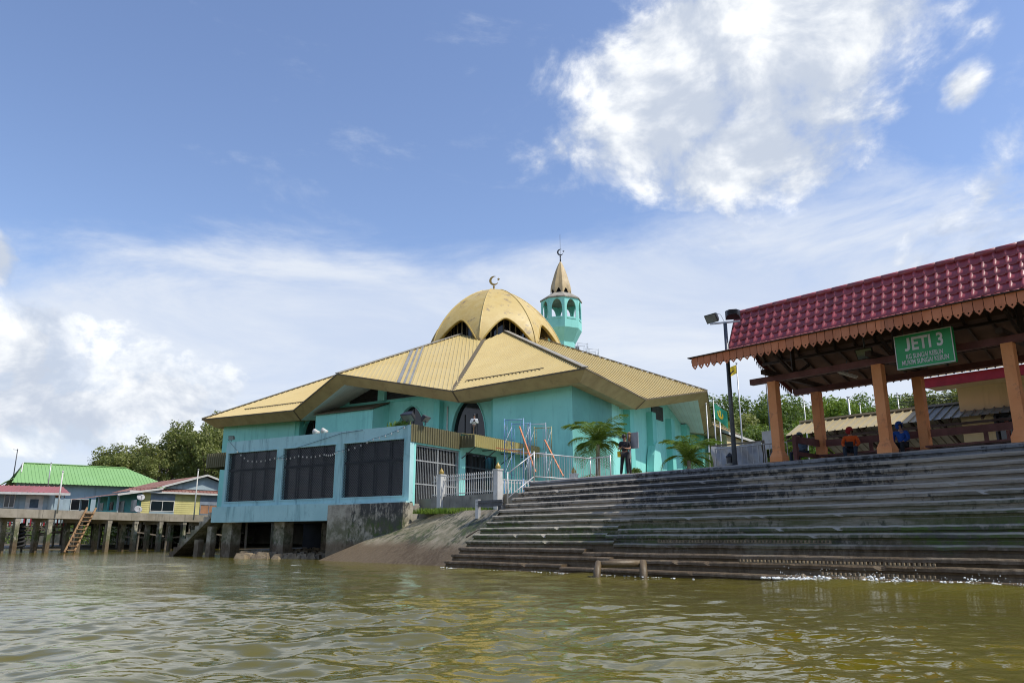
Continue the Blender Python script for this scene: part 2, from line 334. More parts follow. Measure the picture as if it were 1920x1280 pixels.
class MB:
    def __init__(s, fr=WORLD): s.v = []; s.f = []; s.fr = fr
    def P(s, p): return s.fr.p(*p)
    def poly(s, pts):
        i = len(s.v); s.v += [s.P(p) for p in pts]; s.f.append(tuple(range(i, i + len(pts)))); return s
    def box(s, x0, x1, y0, y1, z0, z1):
        i = len(s.v)
        s.v += [s.P(p) for p in ((x0, y0, z0), (x1, y0, z0), (x1, y1, z0), (x0, y1, z0), (x0, y0, z1), (x1, y0, z1), (x1, y1, z1), (x0, y1, z1))]
        s.f += [tuple(i + k for k in q) for q in ((0, 3, 2, 1), (4, 5, 6, 7), (0, 1, 5, 4), (1, 2, 6, 5), (2, 3, 7, 6), (3, 0, 4, 7))]
        return s
    def prism(s, pts, off):
        """closed extrusion of a polygon (local points) by a local vector"""
        n = len(pts); i = len(s.v); off = V(off)
        s.v += [s.P(p) for p in pts] + [s.P(V(p) + off) for p in pts]
        s.f.append(tuple(i + k for k in range(n))[::-1]); s.f.append(tuple(i + n + k for k in range(n)))
        s.f += [(i + k, i + (k + 1) % n, i + n + (k + 1) % n, i + n + k) for k in range(n)]
        return s
    def bar(s, p0, p1, w, h, up=V((0, 0, 1))):
        a = s.P(p0); b = s.P(p1); dd = (b - a).normalized()
        sx_ = dd.cross(up)
        if sx_.length < 1e-4: sx_ = dd.cross(V((1, 0, 0)))
        sx_.normalize(); uz = sx_.cross(dd).normalized()
        i = len(s.v)
        for q in (a, b):
            for (k, l) in ((-1, -1), (1, -1), (1, 1), (-1, 1)): s.v.append(q + sx_ * (k * w / 2) + uz * (l * h / 2))
        s.f += [tuple(i + k for k in q) for q in ((0, 1, 2, 3), (7, 6, 5, 4), (0, 4, 5, 1), (1, 5, 6, 2), (2, 6, 7, 3), (3, 7, 4, 0))]
        return s
    def tube(s, pts, radii, n=8, cap=True):
        P = [s.P(p) for p in pts]
        if not hasattr(radii, '__len__'): radii = [radii] * len(P)
        rings = []; prev = None
        for k, q in enumerate(P):
            dd = (P[min(k + 1, len(P) - 1)] - P[max(k - 1, 0)]).normalized()
            if prev is None:
                u_ = dd.cross(V((0, 0, 1)));
                if u_.length < 1e-3: u_ = dd.cross(V((1, 0, 0)))
            else: u_ = prev - dd * prev.dot(dd)
            u_.normalize(); prev = u_; w_ = dd.cross(u_)
            i = len(s.v); rings.append(i)
            for j in range(n):
                an = 2 * math.pi * j / n
                s.v.append(q + (u_ * math.cos(an) + w_ * math.sin(an)) * radii[k])
        for a_, b_ in zip(rings[:-1], rings[1:]):
            s.f += [(a_ + j, a_ + (j + 1) % n, b_ + (j + 1) % n, b_ + j) for j in range(n)]
        if cap: s.f.append(tuple(rings[0] + j for j in range(n))[::-1]); s.f.append(tuple(rings[-1] + j for j in range(n)))
        return s
    def lathe(s, c, prof, n=16, a0=0.0):
        rings = []
        for (r, z) in prof:
            i = len(s.v); rings.append(i)
            for j in range(n):
                an = a0 + 2 * math.pi * j / n
                s.v.append(s.P((c[0] + r * math.cos(an), c[1] + r * math.sin(an), c[2] + z)))
        for a_, b_ in zip(rings[:-1], rings[1:]):
            s.f += [(a_ + j, a_ + (j + 1) % n, b_ + (j + 1) % n, b_ + j) for j in range(n)]
        s.f.append(tuple(rings[0] + j for j in range(n))[::-1]); s.f.append(tuple(rings[-1] + j for j in range(n)))
        return s
    def grid(s, fn, nu, nv):
        i = len(s.v)
        for a_ in range(nu + 1):
            for b_ in range(nv + 1): s.v.append(s.P(fn(a_ / nu, b_ / nv)))
        for a_ in range(nu):
            for b_ in range(nv):
                k = i + a_ * (nv + 1) + b_
                s.f.append((k, k + nv + 1, k + nv + 2, k + 1))
        return s
    def mesh(s, name, o=V((0, 0, 0)), smooth=False):
        me = bpy.data.meshes.new(name)
        me.from_pydata([tuple(q - o) for q in s.v], [], s.f)
        bm_fix(me)
        if smooth: me.polygons.foreach_set('use_smooth', [True] * len(me.polygons))
        return me
    def build(s, name, mat, parent=None, smooth=False, fix=True):
        o = org(parent) if parent is not None else V((0, 0, 0))
        me = bpy.data.meshes.new(name)
        me.from_pydata([tuple(q - o) for q in s.v], [], s.f)
        if fix: bm_fix(me)
        if smooth: me.polygons.foreach_set('use_smooth', [True] * len(me.polygons))
        me.materials.append(M[mat])
        ob = bpy.data.objects.new(name, me); COL.objects.link(ob)
        if parent is not None: ob.parent = parent
        ORG[ob.name] = o
        return ob
def bm_fix(me):
    bm = bmesh.new(); bm.from_mesh(me); bmesh.ops.recalc_face_normals(bm, faces=bm.faces); bm.to_mesh(me); bm.free()

def thing(name, label, cat, loc, group=None, kind=None):
    o = bpy.data.objects.new(name, None); COL.objects.link(o); o.location = V(loc); o.empty_display_size = 0.3
    ORG[o.name] = V(loc)
    o['label'] = label; o['category'] = cat
    if group: o['group'] = group
    if kind: o['kind'] = kind
    return o
def tag(o, label=None, cat=None, group=None, kind=None):
    if label: o['label'] = label
    if cat: o['category'] = cat
    if group: o['group'] = group
    if kind: o['kind'] = kind
    return o
def recenter(ob, base):
    """give a one-mesh thing its origin at its base"""
    base = V(base); ob.data.transform(Matrix.Translation(-base)); ob.location = base; ORG[ob.name] = base; return ob
def inst(me, name, parent, pos, rot=None, scale=1.0):
    ob = bpy.data.objects.new(name, me); COL.objects.link(ob)
    if parent is not None: ob.parent = parent
    m = (rot.to_4x4() if rot is not None else Matrix.Identity(4)) @ Matrix.Diagonal((scale, scale, scale, 1))
    m.translation = V(pos) - org(parent)
    ob.matrix_basis = m; ORG[ob.name] = V(pos)
    return ob
def copy_tree(o, parent=None):
    c = o.copy(); COL.objects.link(c); c.parent = parent; ORG[c.name] = org(o)
    for ch in list(o.children): copy_tree(ch, c)
    return c

def corr(mb, poly, fall=None, pitch=0.3, ribw=0.09, ribh=0.045, up=V((0, 0, 1))):
    """ribbed sheet over a convex planar polygon (world points), ribs running down the fall line"""
    n = (poly[1] - poly[0]).cross(poly[2] - poly[0]).normalized()
    if n.dot(up) < 0: n = -n
    if fall is None:
        fall = V((n.x * n.z, n.y * n.z, -(n.x * n.x + n.y * n.y)))
    fall = (fall - n * fall.dot(n)).normalized(); c = n.cross(fall)
    o = poly[0]; Q = [((q - o).dot(c), (q - o).dot(fall)) for q in poly]
    us_ = [q[0] for q in Q]; lo, hi = min(us_), max(us_)
    offs = [(u_, None) for u_ in us_]
    k = math.floor(lo / pitch)
    def hgt(u_):
        t_ = u_ % pitch
        if t_ < pitch - ribw: return 0.0
        e = ribw * .22; t_ -= pitch - ribw
        return ribh * min(1, t_ / e, (ribw - t_) / e)
    allu = set(round(u_, 4) for u_ in us_)
    while k * pitch < hi:
        b0 = k * pitch
        for q in (b0, b0 + pitch - ribw, b0 + pitch - ribw * .78, b0 + pitch - ribw * .22):
            if lo < q < hi: allu.add(round(q, 4))
        k += 1
    rows = []
    m = len(Q)
    for u_ in sorted(allu):
        ws = []
        for j in range(m):
            (u0, w0), (u1, w1) = Q[j], Q[(j + 1) % m]
            if abs(u1 - u0) < 2e-3:
                if abs(u_ - u0) < 3e-3: ws += [w0, w1]
            elif min(u0, u1) - 1e-5 <= u_ <= max(u0, u1) + 1e-5:
                ws.append(w0 + (w1 - w0) * min(1.0, max(0.0, (u_ - u0) / (u1 - u0))))
        if ws:
            base = o + c * u_ + n * hgt(u_)
            rows.append((base + fall * min(ws), base + fall * max(ws)))
    i = len(mb.v)
    for a_, b_ in rows: mb.v += [a_, b_]
    mb.f += [(i + 2 * k, i + 2 * k + 1, i + 2 * k + 3, i + 2 * k + 2) for k in range(len(rows) - 1)]
    return n, fall, c

def arch_pts(aw, zs, zt, n=8):
    """left half of a pointed arch from (-aw/2,zs) to (0,zt)"""
    out = []
    for k in range(n + 1):
        t_ = k / n; an = t_ * math.pi / 2
        out.append((-aw / 2 * math.cos(an) ** 0.85 if k < n else 0.0, zs + (zt - zs) * (math.sin(an) * .78 + t_ * .22)))
    return out
def arch_panel(mb, x0, x1, z0, z1, cx, aw, zb, zs, zt, y, th):
    """wall panel x0..x1, z0..z1 with a pointed-arch opening, extruded by th along local y"""
    L = arch_pts(aw, zs, zt)
    left = [(x0, y, z0), (cx, y, z0), (cx, y, zb), (cx - aw / 2, y, zb)] + [(cx + q[0], y, q[1]) for q in L] + [(cx, y, z1), (x0, y, z1)]
    right = [(x1, y, z0), (cx, y, z0), (cx, y, zb), (cx + aw / 2, y, zb)] + [(cx - q[0], y, q[1]) for q in L] + [(cx, y, z1), (x1, y, z1)]
    mb.prism(left, (0, th, 0)); mb.prism(right, (0, th, 0))
def crescent(mb, cx, cz, r, th, y0, y1, rot=0.0):
    pts = []
    n = 20; a0 = R(48)
    for k in range(n + 1):
        an = a0 + (2 * math.pi - 2 * a0) * k / n + rot
        pts.append((cx + r * math.cos(an), y0, cz + r * math.sin(an)))
    off = r * .30; r2 = r * .82
    e0 = math.atan2(r * math.sin(a0), r * math.cos(a0) - off)
    for k in range(n + 1):
        an = 2 * math.pi - e0 - (2 * math.pi - 2 * e0) * k / n
        x = off + math.hypot(r * math.sin(a0), r * math.cos(a0) - off) * math.cos(an); z = math.hypot(r * math.sin(a0), r * math.cos(a0) - off) * math.sin(an)
        pts.append((cx + x * math.cos(rot) - z * math.sin(rot), y0, cz + x * math.sin(rot) + z * math.cos(rot)))
    n_ = len(pts) // 2
    for k in range(n_ - 1):   # strip of quads between outer and inner arcs
        q = [pts[k], pts[k + 1], pts[len(pts) - 2 - k], pts[len(pts) - 1 - k]]
        mb.prism(q, (0, y1 - y0, 0))
def star(mb, cx, cz, r, y0, y1, rot=0.3):
    pts = [(cx + (r if k % 2 == 0 else r * .42) * math.cos(rot + k * math.pi / 5), y0, cz + (r if k % 2 == 0 else r * .42) * math.sin(rot + k * math.pi / 5)) for k in range(10)]
    mb.prism(pts, (0, y1 - y0, 0))

# ------------------------------------------------------------------ frames of the place
def vdir(vx):
    q = V(((vx - 960) / (FPX / CP), 1.0, 0)); return q.normalized()
US = -vdir(-345); VS = V((-US.y, US.x, 0))            # along the river stairs / inland from them
S = Frame((9.14, 26.59, 0), US, VS)
AX = vdir(-1450); BX = V((AX.y, -AX.x, 0))             # mosque axes: to the left and away / to the right and away
L = Frame((-1.9, 77.16, 0), AX, BX)
A = Frame((-5.66, 43.0, 0), AX, BX)                    # annex, origin at its near corner
ZL = 3.64                                              # jetty landing level
YARD = 3.25

# ------------------------------------------------------------------ water
def graded(lo, c0, c1, hi, step, grow, growlo=None):
    mid = list(np.arange(c0, c1, step)); out = []
    x, s_ = c0, step
    while x > lo: s_ *= growlo or grow; x -= s_; out.append(x)
    left = out[::-1]; out = []; x, s_ = c1, step
    while x < hi: s_ *= grow; out.append(x); x += s_
    return np.array(left + mid + out + [hi])
gx = graded(-1800, -9, 9, 1800, 0.04, 1.03)
gy = graded(-400, 4.5, 14, 2500, 0.036, 1.017, 1.15)
X, Y = np.meshgrid(gx, gy)
Z = np.zeros_like(X)
wr = np.random.default_rng(21)
CELL = np.maximum(np.gradient(X, axis=1), np.gradient(Y, axis=0))
for k in range(110):
    lam = 0.20 * (3.4 / 0.20) ** wr.random()
    th = R(100) + wr.normal(0, 0.95)
    kx, ky = 2 * math.pi / lam * math.cos(th), 2 * math.pi / lam * math.sin(th)
    amp = 0.0023 * lam ** 0.85
    ph = kx * X + ky * Y + wr.random() * 6.28 + 0.8 * np.sin(0.35 * X * wr.normal() + 0.3 * Y * wr.normal() + wr.random() * 6)
    cell = CELL
    fade = np.clip((lam / cell - 3) / 4, 0, 1)
    Z += amp * fade * (np.sin(ph) + 0.25 * np.cos(2 * ph))
patch = 0.75 + 0.5 * np.sin(0.21 * X + 0.13 * Y + 1) * np.sin(0.17 * Y - 0.11 * X)
Z *= patch * (1 - .20 / (1 + np.exp((X + .25 * Y - 2) / 3.0)) / (1 + np.exp(-(Y - 16) / 4.0)))     # calmer lee on the left
su = (X - S.o.x) * US.x + (Y - S.o.y) * US.y; sv = (X - S.o.x) * VS.x + (Y - S.o.y) * VS.y
Z += 0.20 * np.exp(-((sv + 5.9) / 0.9) ** 2) * (1 / (1 + np.exp(-(su - 3.0) / 0.8)))     # swell breaking on the right end of the stairs
Z = np.where(np.hypot(X, Y) > 250, 0, Z)
nyy, nxx = X.shape
vv = np.stack([X.ravel(), Y.ravel(), Z.ravel()], 1)
idx = np.arange(nyy * nxx).reshape(nyy, nxx)
ff = np.stack([idx[:-1, :-1].ravel(), idx[:-1, 1:].ravel(), idx[1:, 1:].ravel(), idx[1:, :-1].ravel()], 1)
def np_mesh(name, verts, quads, smooth=True):
    me = bpy.data.meshes.new(name)
    me.vertices.add(len(verts)); me.vertices.foreach_set('co', np.asarray(verts, np.float32).ravel())
    k = quads.shape[1]
    me.loops.add(quads.size); me.loops.foreach_set('vertex_index', quads.astype(np.int32).ravel())
    me.polygons.add(len(quads)); me.polygons.foreach_set('loop_start', np.arange(0, quads.size, k, dtype=np.int32))
    if smooth: me.polygons.foreach_set('use_smooth', np.ones(len(quads), bool))
    me.update(calc_edges=True); return me
me = np_mesh('water', vv, ff); me.materials.append(M['water'])
water = bpy.data.objects.new('water', me); COL.objects.link(water); tag(water, 'murky olive green river water with small waves', 'water', kind='structure')

# ------------------------------------------------------------------ ground
def ground_sheet(name, pts, z, depth, mat, label):
    m = MB(); m.prism([(p[0], p[1], z - depth) for p in pts], (0, 0, depth))
    o = m.build(name, mat); return tag(o, label, name.replace('_', ' '), kind='structure')
st_tl = S.p(-12.4, -0.3, 0)
P2F = V((-0.69, 38.5, 0)); P1F = V((-3.77, 41.8, 0)); P3F = V((3.25, 41.2, 0))
gp = [S.p(60, 0.3, 0), S.p(-11.9, 0.3, 0), P2F + VS * .4, P1F + VS * .4, A.p(0.3, 1.2, 0), A.p(0.3, 7.5, 0), A.p(15.4, 7.5, 0), A.p(18, 30, 0), V((-40, 124, 0)), V((-300, 140, 0)), V((-2400, 300, 0)),
      V((-2400, 3000, 0)), V((2600, 3000, 0)), V((2600, -400, 0))]
ground = ground_sheet('ground', gp, YARD, 5.0, 'yard', 'bare ground of the yard behind the river stairs')
m = MB(S); m.box(-12.4, 60, 0.13, 6.5, 2.4, ZL - .004)
tag(m.build('landing', 'stair'), 'concrete landing at the head of the river stairs', 'landing', kind='structure')
# hill behind, heightfield
def hill_z(x, y):
    return YARD + 13.5 * math.exp(-((x - 48) / 46) ** 2 - ((y - 165) / 42) ** 2) + 11 * math.exp(-((x - 120) / 50) ** 2 - ((y - 120) / 60) ** 2)
m = MB(); m.grid(lambda u, v: (-60 + 330 * u, 92 + 180 * v, hill_z(-60 + 330 * u, 92 + 180 * v) - .35), 50, 40)
tag(m.build('hill', 'hill', smooth=True), 'wooded hill rising behind the jetty', 'hill', kind='structure')
# mud flat below the annex and the stilt houses
m = MB()
m.grid(lambda u, v: (-10 - 70 * u, 41.2 + 66 * v + 12 * u, -0.42 + 1.1 * max(0, v - .25) ** 1.0 + 0.12 * math.sin(19 * u + 11 * v) * math.sin(23 * v + 5 * u) + .38 * math.exp(-((u - .02) / .08) ** 2 - (v / .12) ** 2)), 60, 40)
tag(m.build('mud_bank', 'mud', smooth=True), 'wet brown mud bank under the stilt buildings', 'mud bank', kind='structure')

# ------------------------------------------------------------------ river stairs
NS, RISE, RUN, ULEFT, URIGHT = 16, 0.26, 0.36, -12.4, 22.0
stairs = thing('river_stairs', 'wide stained concrete stairs descending from the landing into the river', 'stairs', S.p(0, 0, 0))
def step_profile(nv, nz, lip, thick):
    # (v, z) from back of tread round the worn nosing and down the riser
    return [(nv + .46, nz), (nv + .085, nz), (nv + .045, nz - .012), (nv + .012, nz - .048), (nv, nz - thick), (nv + lip, nz - thick - .012), (nv + lip + .012, nz - .185), (nv + lip - .028, nz - .197), (nv + lip - .03, nz - RISE - .20)]
srng = random.Random(5)
for k in range(NS):
    z = ZL - RISE * k; v0 = -0.3 - RUN * k
    segs = [(ULEFT, URIGHT, 0, 0)]
    if 8 <= k <= 14:
        brk = -4.6 + .35 * (k - 8) * (-1 if k % 2 else 1) * .6
        segs = [(ULEFT, brk, 0, 0), (brk, URIGHT, -.05 - .03 * (k % 3), -.06 * (k % 2) - .03)]
    for (u0, u1, dz_, dv_) in segs:
        n = max(8, int((u1 - u0) / .16)); lip = srng.uniform(.05, .085); thick = srng.uniform(.10, .135)
        worn = 0.5 + 0.9 * (k / NS); ph = [srng.uniform(0, 6.3) for _ in range(6)]
        m = MB(S)
        prof = step_profile(v0 + dv_, z + dz_, lip, thick)
        i0 = 0; np_ = len(prof)
        for j in range(n + 1):
            u = u0 + (u1 - u0) * j / n
            w = (math.sin(u * 1.7 + ph[0]) + math.sin(u * 4.3 + ph[1]) * .6 + math.sin(u * 9.7 + ph[2]) * .4) * .008 * worn + srng.gauss(0, .006 * worn)
            chip = -.05 * srng.random() * worn if srng.random() < .035 * worn else 0
            for q, (pv, pz) in enumerate(prof):
                f = 1 if 1 <= q <= 4 else (.3 if q > 4 else 0)
                m.v.append(S.p(u, pv - w * f - chip * (.7 if 1 <= q <= 3 else 0), pz + w * f * .5 + chip * (.8 if q in (2, 3) else .3 if q == 1 else 0)))
        for j in range(n):
            for q in range(np_ - 1):
                a_ = j * np_ + q; m.f.append((a_, a_ + 1, a_ + 1 + np_, a_ + np_))
        # closed left end
        m.f.append(tuple(range(np_))); m.f.append(tuple(n * np_ + q for q in range(np_)))
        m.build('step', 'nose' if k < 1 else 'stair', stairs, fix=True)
m = MB(S)
pts = [(ULEFT + .02, 0.13, -2), (ULEFT + .02, 0.13, ZL - .3)] + [(ULEFT + .02, -0.3 - RUN * k + .10, ZL - RISE * k - (0.14 if j == 0 else RISE + .03)) for k in range(NS) for j in (0, 1)] + [(ULEFT + .02, -0.3 - RUN * NS, -2)]
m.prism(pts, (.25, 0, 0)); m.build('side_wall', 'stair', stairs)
m = MB(S)   # broken reinforcement strips left on the lower treads of the right half
for (kk, ua, ub) in ((10, -2.2, 3.6), (12, 1.2, 6.4), (13, 3.8, 6.6)):
    z = ZL - RISE * kk + .02; v0 = -0.3 - RUN * kk - .09
    u = ua
    while u < ub: m.box(u, u + .045, v0 - .02, v0 + .05, z - .05, z + .01); u += .10 + .03 * srng.random()
    m.box(ua, ub, v0 - .015, v0 + .03, z - .075, z - .055)
o = m.build('toothed_edging', 'rock', stairs); o['kind'] = 'stuff'
# concrete frame standing in the water and two mounds
P = [atZ(1118, 1082, 0), atZ(1207, 1082, 0)]
fx = (P[1] - P[0]).normalized(); G = Frame(P[0], fx)
wd = (P[1] - P[0]).length
fr = thing('mooring_frame', 'muddy concrete frame standing in the water against the lower stairs', 'frame', P[0])
MB(G).tube([(0, 0, -.5), (.06, .3, .16), (.14, .6, .40)], [.11, .11, .10], 8).build('leg', 'mud', fr, smooth=True)
MB(G).tube([(wd, 0, -.5), (wd + .05, .3, .16), (wd + .09, .6, .42)], [.12, .12, .11], 8).build('leg', 'mud', fr, smooth=True)
MB(G).tube([(.10, .59, .36), (wd * .5, .6, .37), (wd + .1, .6, .38)], [.10, .105, .10], 8).build('crossbar', 'mud', fr, smooth=True)
def lumpy(c, r, h, seed, n=14):
    rr = random.Random(seed); mm = MB()
    prof = [(1.0, -.6), (1.0, 0), (.88, .45), (.6, .8), (.25, 1.0)]
    rings = []
    for (pr, pz) in prof:
        i = len(mm.v); rings.append(i)
        for j in range(n):
            an = 2 * math.pi * j / n; q = pr * r * rr.uniform(.82, 1.15)
            mm.v.append(V((c[0] + q * math.cos(an), c[1] + q * math.sin(an), c[2] + h * pz * rr.uniform(.9, 1.1))))
    for a_, b_ in zip(rings[:-1], rings[1:]): mm.f += [(a_ + j, a_ + (j + 1) % n, b_ + (j + 1) % n, b_ + j) for j in range(n)]
    mm.f.append(tuple(rings[-1] + j for j in range(n)))
    return mm
for (px, lab) in ((1507, 'small mud covered stump on the lowest stair, left one of the two'), (1617, 'small mud covered stump on the lowest stair, right one of the two')):
    q = onp(px, 1085, S.p(0, -5.35, 0), VS); q.z = 0
    o = lumpy(q, .15, .24, px).build('stump', 'rock'); recenter(o, q); tag(o, lab, 'stump', 'stumps on the lowest stair')
# splash on the right end
m = MB(); fr_ = random.Random(3)
def drop(c, r_, sq=1.0):
    m.lathe(c, [(r_ * .3, -r_ * sq * .95), (r_ * .85, -r_ * sq * .5), (r_, 0), (r_ * .8, r_ * sq * .6), (r_ * .3, r_ * sq * .95)], 6, fr_.random() * 3)
for k in range(620):
    u = 2.6 + 7.5 * fr_.random() ** .8; crest = abs(math.sin(u * 1.9) * math.sin(u * 4.7 + 1)) * min(1, (u - 2.4) / 2.5)
    hh = crest * .20 * fr_.random() ** 1.6
    drop(S.p(u, -5.62 - .35 * fr_.random() + .12 * math.sin(u * 2), .13 + hh), fr_.uniform(.012, .045) * (1.2 - 2.2 * hh), .7)
for k in range(160):
    u = 3.0 + 6.5 * fr_.random(); drop(S.p(u, -5.5 - .6 * fr_.random(), .2 + .28 * fr_.random() ** 2 * abs(math.sin(u * 2.6))), fr_.uniform(.006, .013))
for k in range(220):   # flat foam drifting off the stairs and the lowest edges
    u = -12 + 22 * fr_.random(); drop(S.p(u, -5.50 - .45 * fr_.random() ** 2 - (.3 if u > 2.5 else 0), .012 + (.14 if u > 3 else 0)), fr_.uniform(.015, .05), .25)
tag(m.build('splash', 'foam', smooth=True), 'white splash of a wave breaking on the right end of the stairs', 'splash', kind='stuff')

# ------------------------------------------------------------------ ramp, retaining wall, guard rail
RA, RB = atZ(598, 1050, 0), atZ(862, 1062, 0)
RC = S.p(-12.37, -1.95, 2.38); RD = A.p(-1.35, .4, 2.5)
m = MB()
def ramp_fn(u, v):
    lo = RA.lerp(RB, u); hi = RD.lerp(RC, u)
    lo2 = lo + (lo - hi) * .35
    q = lo2.lerp(hi, v); return (q.x, q.y, q.z + .02 * math.sin(7 * u + 5 * v))
m.grid(ramp_fn, 24, 24)
tag(m.build('boat_ramp', 'rampc', smooth=True), 'sloping weathered concrete boat ramp left of the stairs', 'ramp', kind='structure')
m = MB(); m.prism([RD + V((-.4, .3, -.04)), RC + V((.2, .1, -.04)), P2F + V((.4, .6, 2.34)), P1F + V((-1.2, .5, 2.46))], (0, 0, -.7)); tag(m.build('verge', 'yard'), 'narrow verge between the ramp and the fence wall', 'verge', kind='structure')
m = MB(A); m.prism([(-.55, -1.1, -1.0), (4.9, -1.1, -1.0), (4.9, -1.1, 2.95), (-.55, -1.1, 3.0)], (0, .85, 0))
o = m.build('retaining_wall', 'tidalwall'); tag(o, 'stained concrete retaining wall block below the blue annex beside the ramp', 'wall'); recenter(o, A.p(3, -1, 0))
# guard rail
gr = thing('guard_rail', 'short dark steel guard rail piece at the head of the ramp', 'guard rail', S.p(-13.2, -1.9, 2.3))
m = MB(S)
for (za, zb, dv) in ((2.50, 2.60, 0), (2.60, 2.68, .035), (2.68, 2.78, 0)): m.box(-14.1, -12.3, -2.0 + dv, -1.96 + dv, za, zb)
m.build('beam', 'dsteel', gr)
MB(S).box(-14.15, -13.95, -2.0, -1.85, 2.0, 2.85).build('post', 'steel', gr)
MB(S).box(-12.62, -12.5, -1.95, -1.83, 2.0, 2.75).build('post', 'dsteel', gr)

# ------------------------------------------------------------------ railing at the stair head
ra = thing('stair_railing', 'grey tubular steel railing at the left end of the stair head', 'railing', S.p(-12.2, 0, ZL))
zt, zb = ZL + 1.30, ZL + .30
lowv, lowz = -1.75, 2.62
segs = [((-12.2, lowv, lowz), (-12.2, -.15, ZL)), ((-12.2, -.15, ZL), (-12.2, 3.6, ZL)), ((-12.2, 3.6, ZL), (-10.9, 3.6, ZL))]
for k, (p0, p1) in enumerate(segs):
    p0, p1 = V(p0), V(p1)
    for hh in (.22, 1.28): MB(S).tube([p0 + V((0, 0, hh)), p1 + V((0, 0, hh))], .028, 8).build('rail', 'steel', ra, smooth=True)
    n = max(2, int((p1 - p0).length / .16))
    for j in range(1, n):
        q = p0.lerp(p1, j / n)
        if k == 0 and j < 3: continue
        MB(S).tube([q + V((0, 0, .22)), q + V((0, 0, 1.28))], .012, 6).build('baluster', 'steel', ra)
for q in ((-12.2, lowv, lowz), (-12.2, -.15, ZL), (-12.2, 3.6, ZL), (-10.9, 3.6, ZL)):
    MB(S).tube([(q[0], q[1], q[2] - .02), (q[0], q[1], q[2] + 1.36)], .036, 8).build('post', 'steel', ra, smooth=True)

# ------------------------------------------------------------------ picket fence with golden finials
fe = thing('picket_fence', 'white picket fence with golden onion finials in front of the mosque annex', 'fence', P2F + V((0, 0, 2.3)))
def onion(c, r, h):
    return MB().lathe(c, [(r * .35, 0), (r * .75, h * .05), (r, h * .25), (r * .97, h * .38), (r * .72, h * .58), (r * .35, h * .78), (r * .08, h)], 12)
wall_top = 3.28
runs = [(P1F - US * .9, P2F, True), (P2F, P3F, False), (P3F, V((6.6, 43.9, 0)), False)]
pick = MB(); pick.prism([(-.022, 0, 0), (.022, 0, 0), (.022, 0, .93), (.055, 0, .98), (0, 0, 1.10), (-.055, 0, .98), (-.022, 0, .93)], (0, .018, 0)); pick = pick.mesh('picket'); pick.materials.append(M['white'])
for (q0, q1, solid) in runs:
    dd = (q1 - q0); ln = dd.length; F_ = Frame(q0, dd)
    if solid: MB(F_).box(0, ln, 0, .22, 1.2, wall_top).build('base_wall', 'concrete', fe)
    else: MB(F_).box(0, ln, 0, .18, 2.2, 2.75).build('base_wall', 'concrete', fe)
    zb_ = wall_top + .02 if solid else 2.78
    zb_ = 3.30 if solid else 3.15
    for zz in (zb_ + .10, zb_ + .80): MB(F_).box(0, ln, .085, .125, zz - .02, zz + .02).build('fence_rail', 'white', fe)
    if not solid:
        zl = 2.85
        MB(F_).box(0, ln, .085, .125, zl - .02, zl + .02).build('fence_rail', 'white', fe)
    n = int(ln / .17)
    for j in range(1, n):
        q = F_.p(ln * j / n, .065, zb_ - (0 if solid else .32)); ob = inst(pick, 'picket', fe, q, F_.rot())
for q in (P1F, P2F, P3F):
    F_ = Frame(q, US, VS)
    p_ = MB(F_).box(-.16, .16, -.16, .16, 2.1, 4.38).build('fence_post', 'white', fe)
    MB(F_).box(-.19, .19, -.19, .19, 4.38, 4.44).build('post_cap', 'white', p_)
    onion(q + V((0, 0, 4.44)), .135, .34).build('finial', 'gold_trim', p_, smooth=True)
# grass on the verge
def blades(pts, n, hmin, hmax, seed, wid=.02):
    rr = np.random.default_rng(seed); vs_, fs_ = [], []
    for k in range(n):
        p = pts(rr); h_ = rr.uniform(hmin, hmax); an = rr.uniform(0, 6.28); dx, dy = math.cos(an), math.sin(an); ln = rr.uniform(.1, .6) * h_
        b2 = rr.uniform(0, 6.28); ex, ey = math.cos(b2) * ln, math.sin(b2) * ln
        i = len(vs_); vs_ += [(p[0] - dx * wid, p[1] - dy * wid, p[2]), (p[0] + dx * wid, p[1] + dy * wid, p[2]), (p[0] + ex + dx * wid * .3, p[1] + ey + dy * wid * .3, p[2] + h_), (p[0] + ex - dx * wid * .3, p[1] + ey - dy * wid * .3, p[2] + h_)]
        fs_.append((i, i + 1, i + 2, i + 3))
    me_ = np_mesh('blades', np.array(vs_), np.array(fs_), False)
    at_ = me_.attributes.new('var', 'FLOAT', 'FACE'); at_.data.foreach_set('value', rr.random(len(fs_)).astype(np.float32))
    return me_
def gpt(rr):
    t_ = rr.random(); q = (P1F - US * .8).lerp(P2F - US * .1, t_) - VS * (rr.random() ** 1.5 * 1.2 + .08)
    return (q.x, q.y, 2.38 - .10 * t_)
me = blades(gpt, 5200, .06, .32, 4); me.materials.append(M['grass'])
o = bpy.data.objects.new('grass', me); COL.objects.link(o); tag(o, 'strip of green grass along the foot of the picket fence wall', 'grass', kind='stuff')
# a bare branch washed up on the ramp
bq = atZ(868, 1018, 1.0); br0, br1 = RB.lerp(RC, .45) - US * .9, RB.lerp(RC, .62) - US * .15
o = MB().tube([br0 + V((0, 0, .10)), br0.lerp(br1, .5) + V((.05, 0, .16)), br1 + V((0, 0, .12))], [.035, .028, .015], 6).build('branch', 'bark'); recenter(o, br0); tag(o, 'dark bare branch lying on the ramp beside the stairs', 'branch')
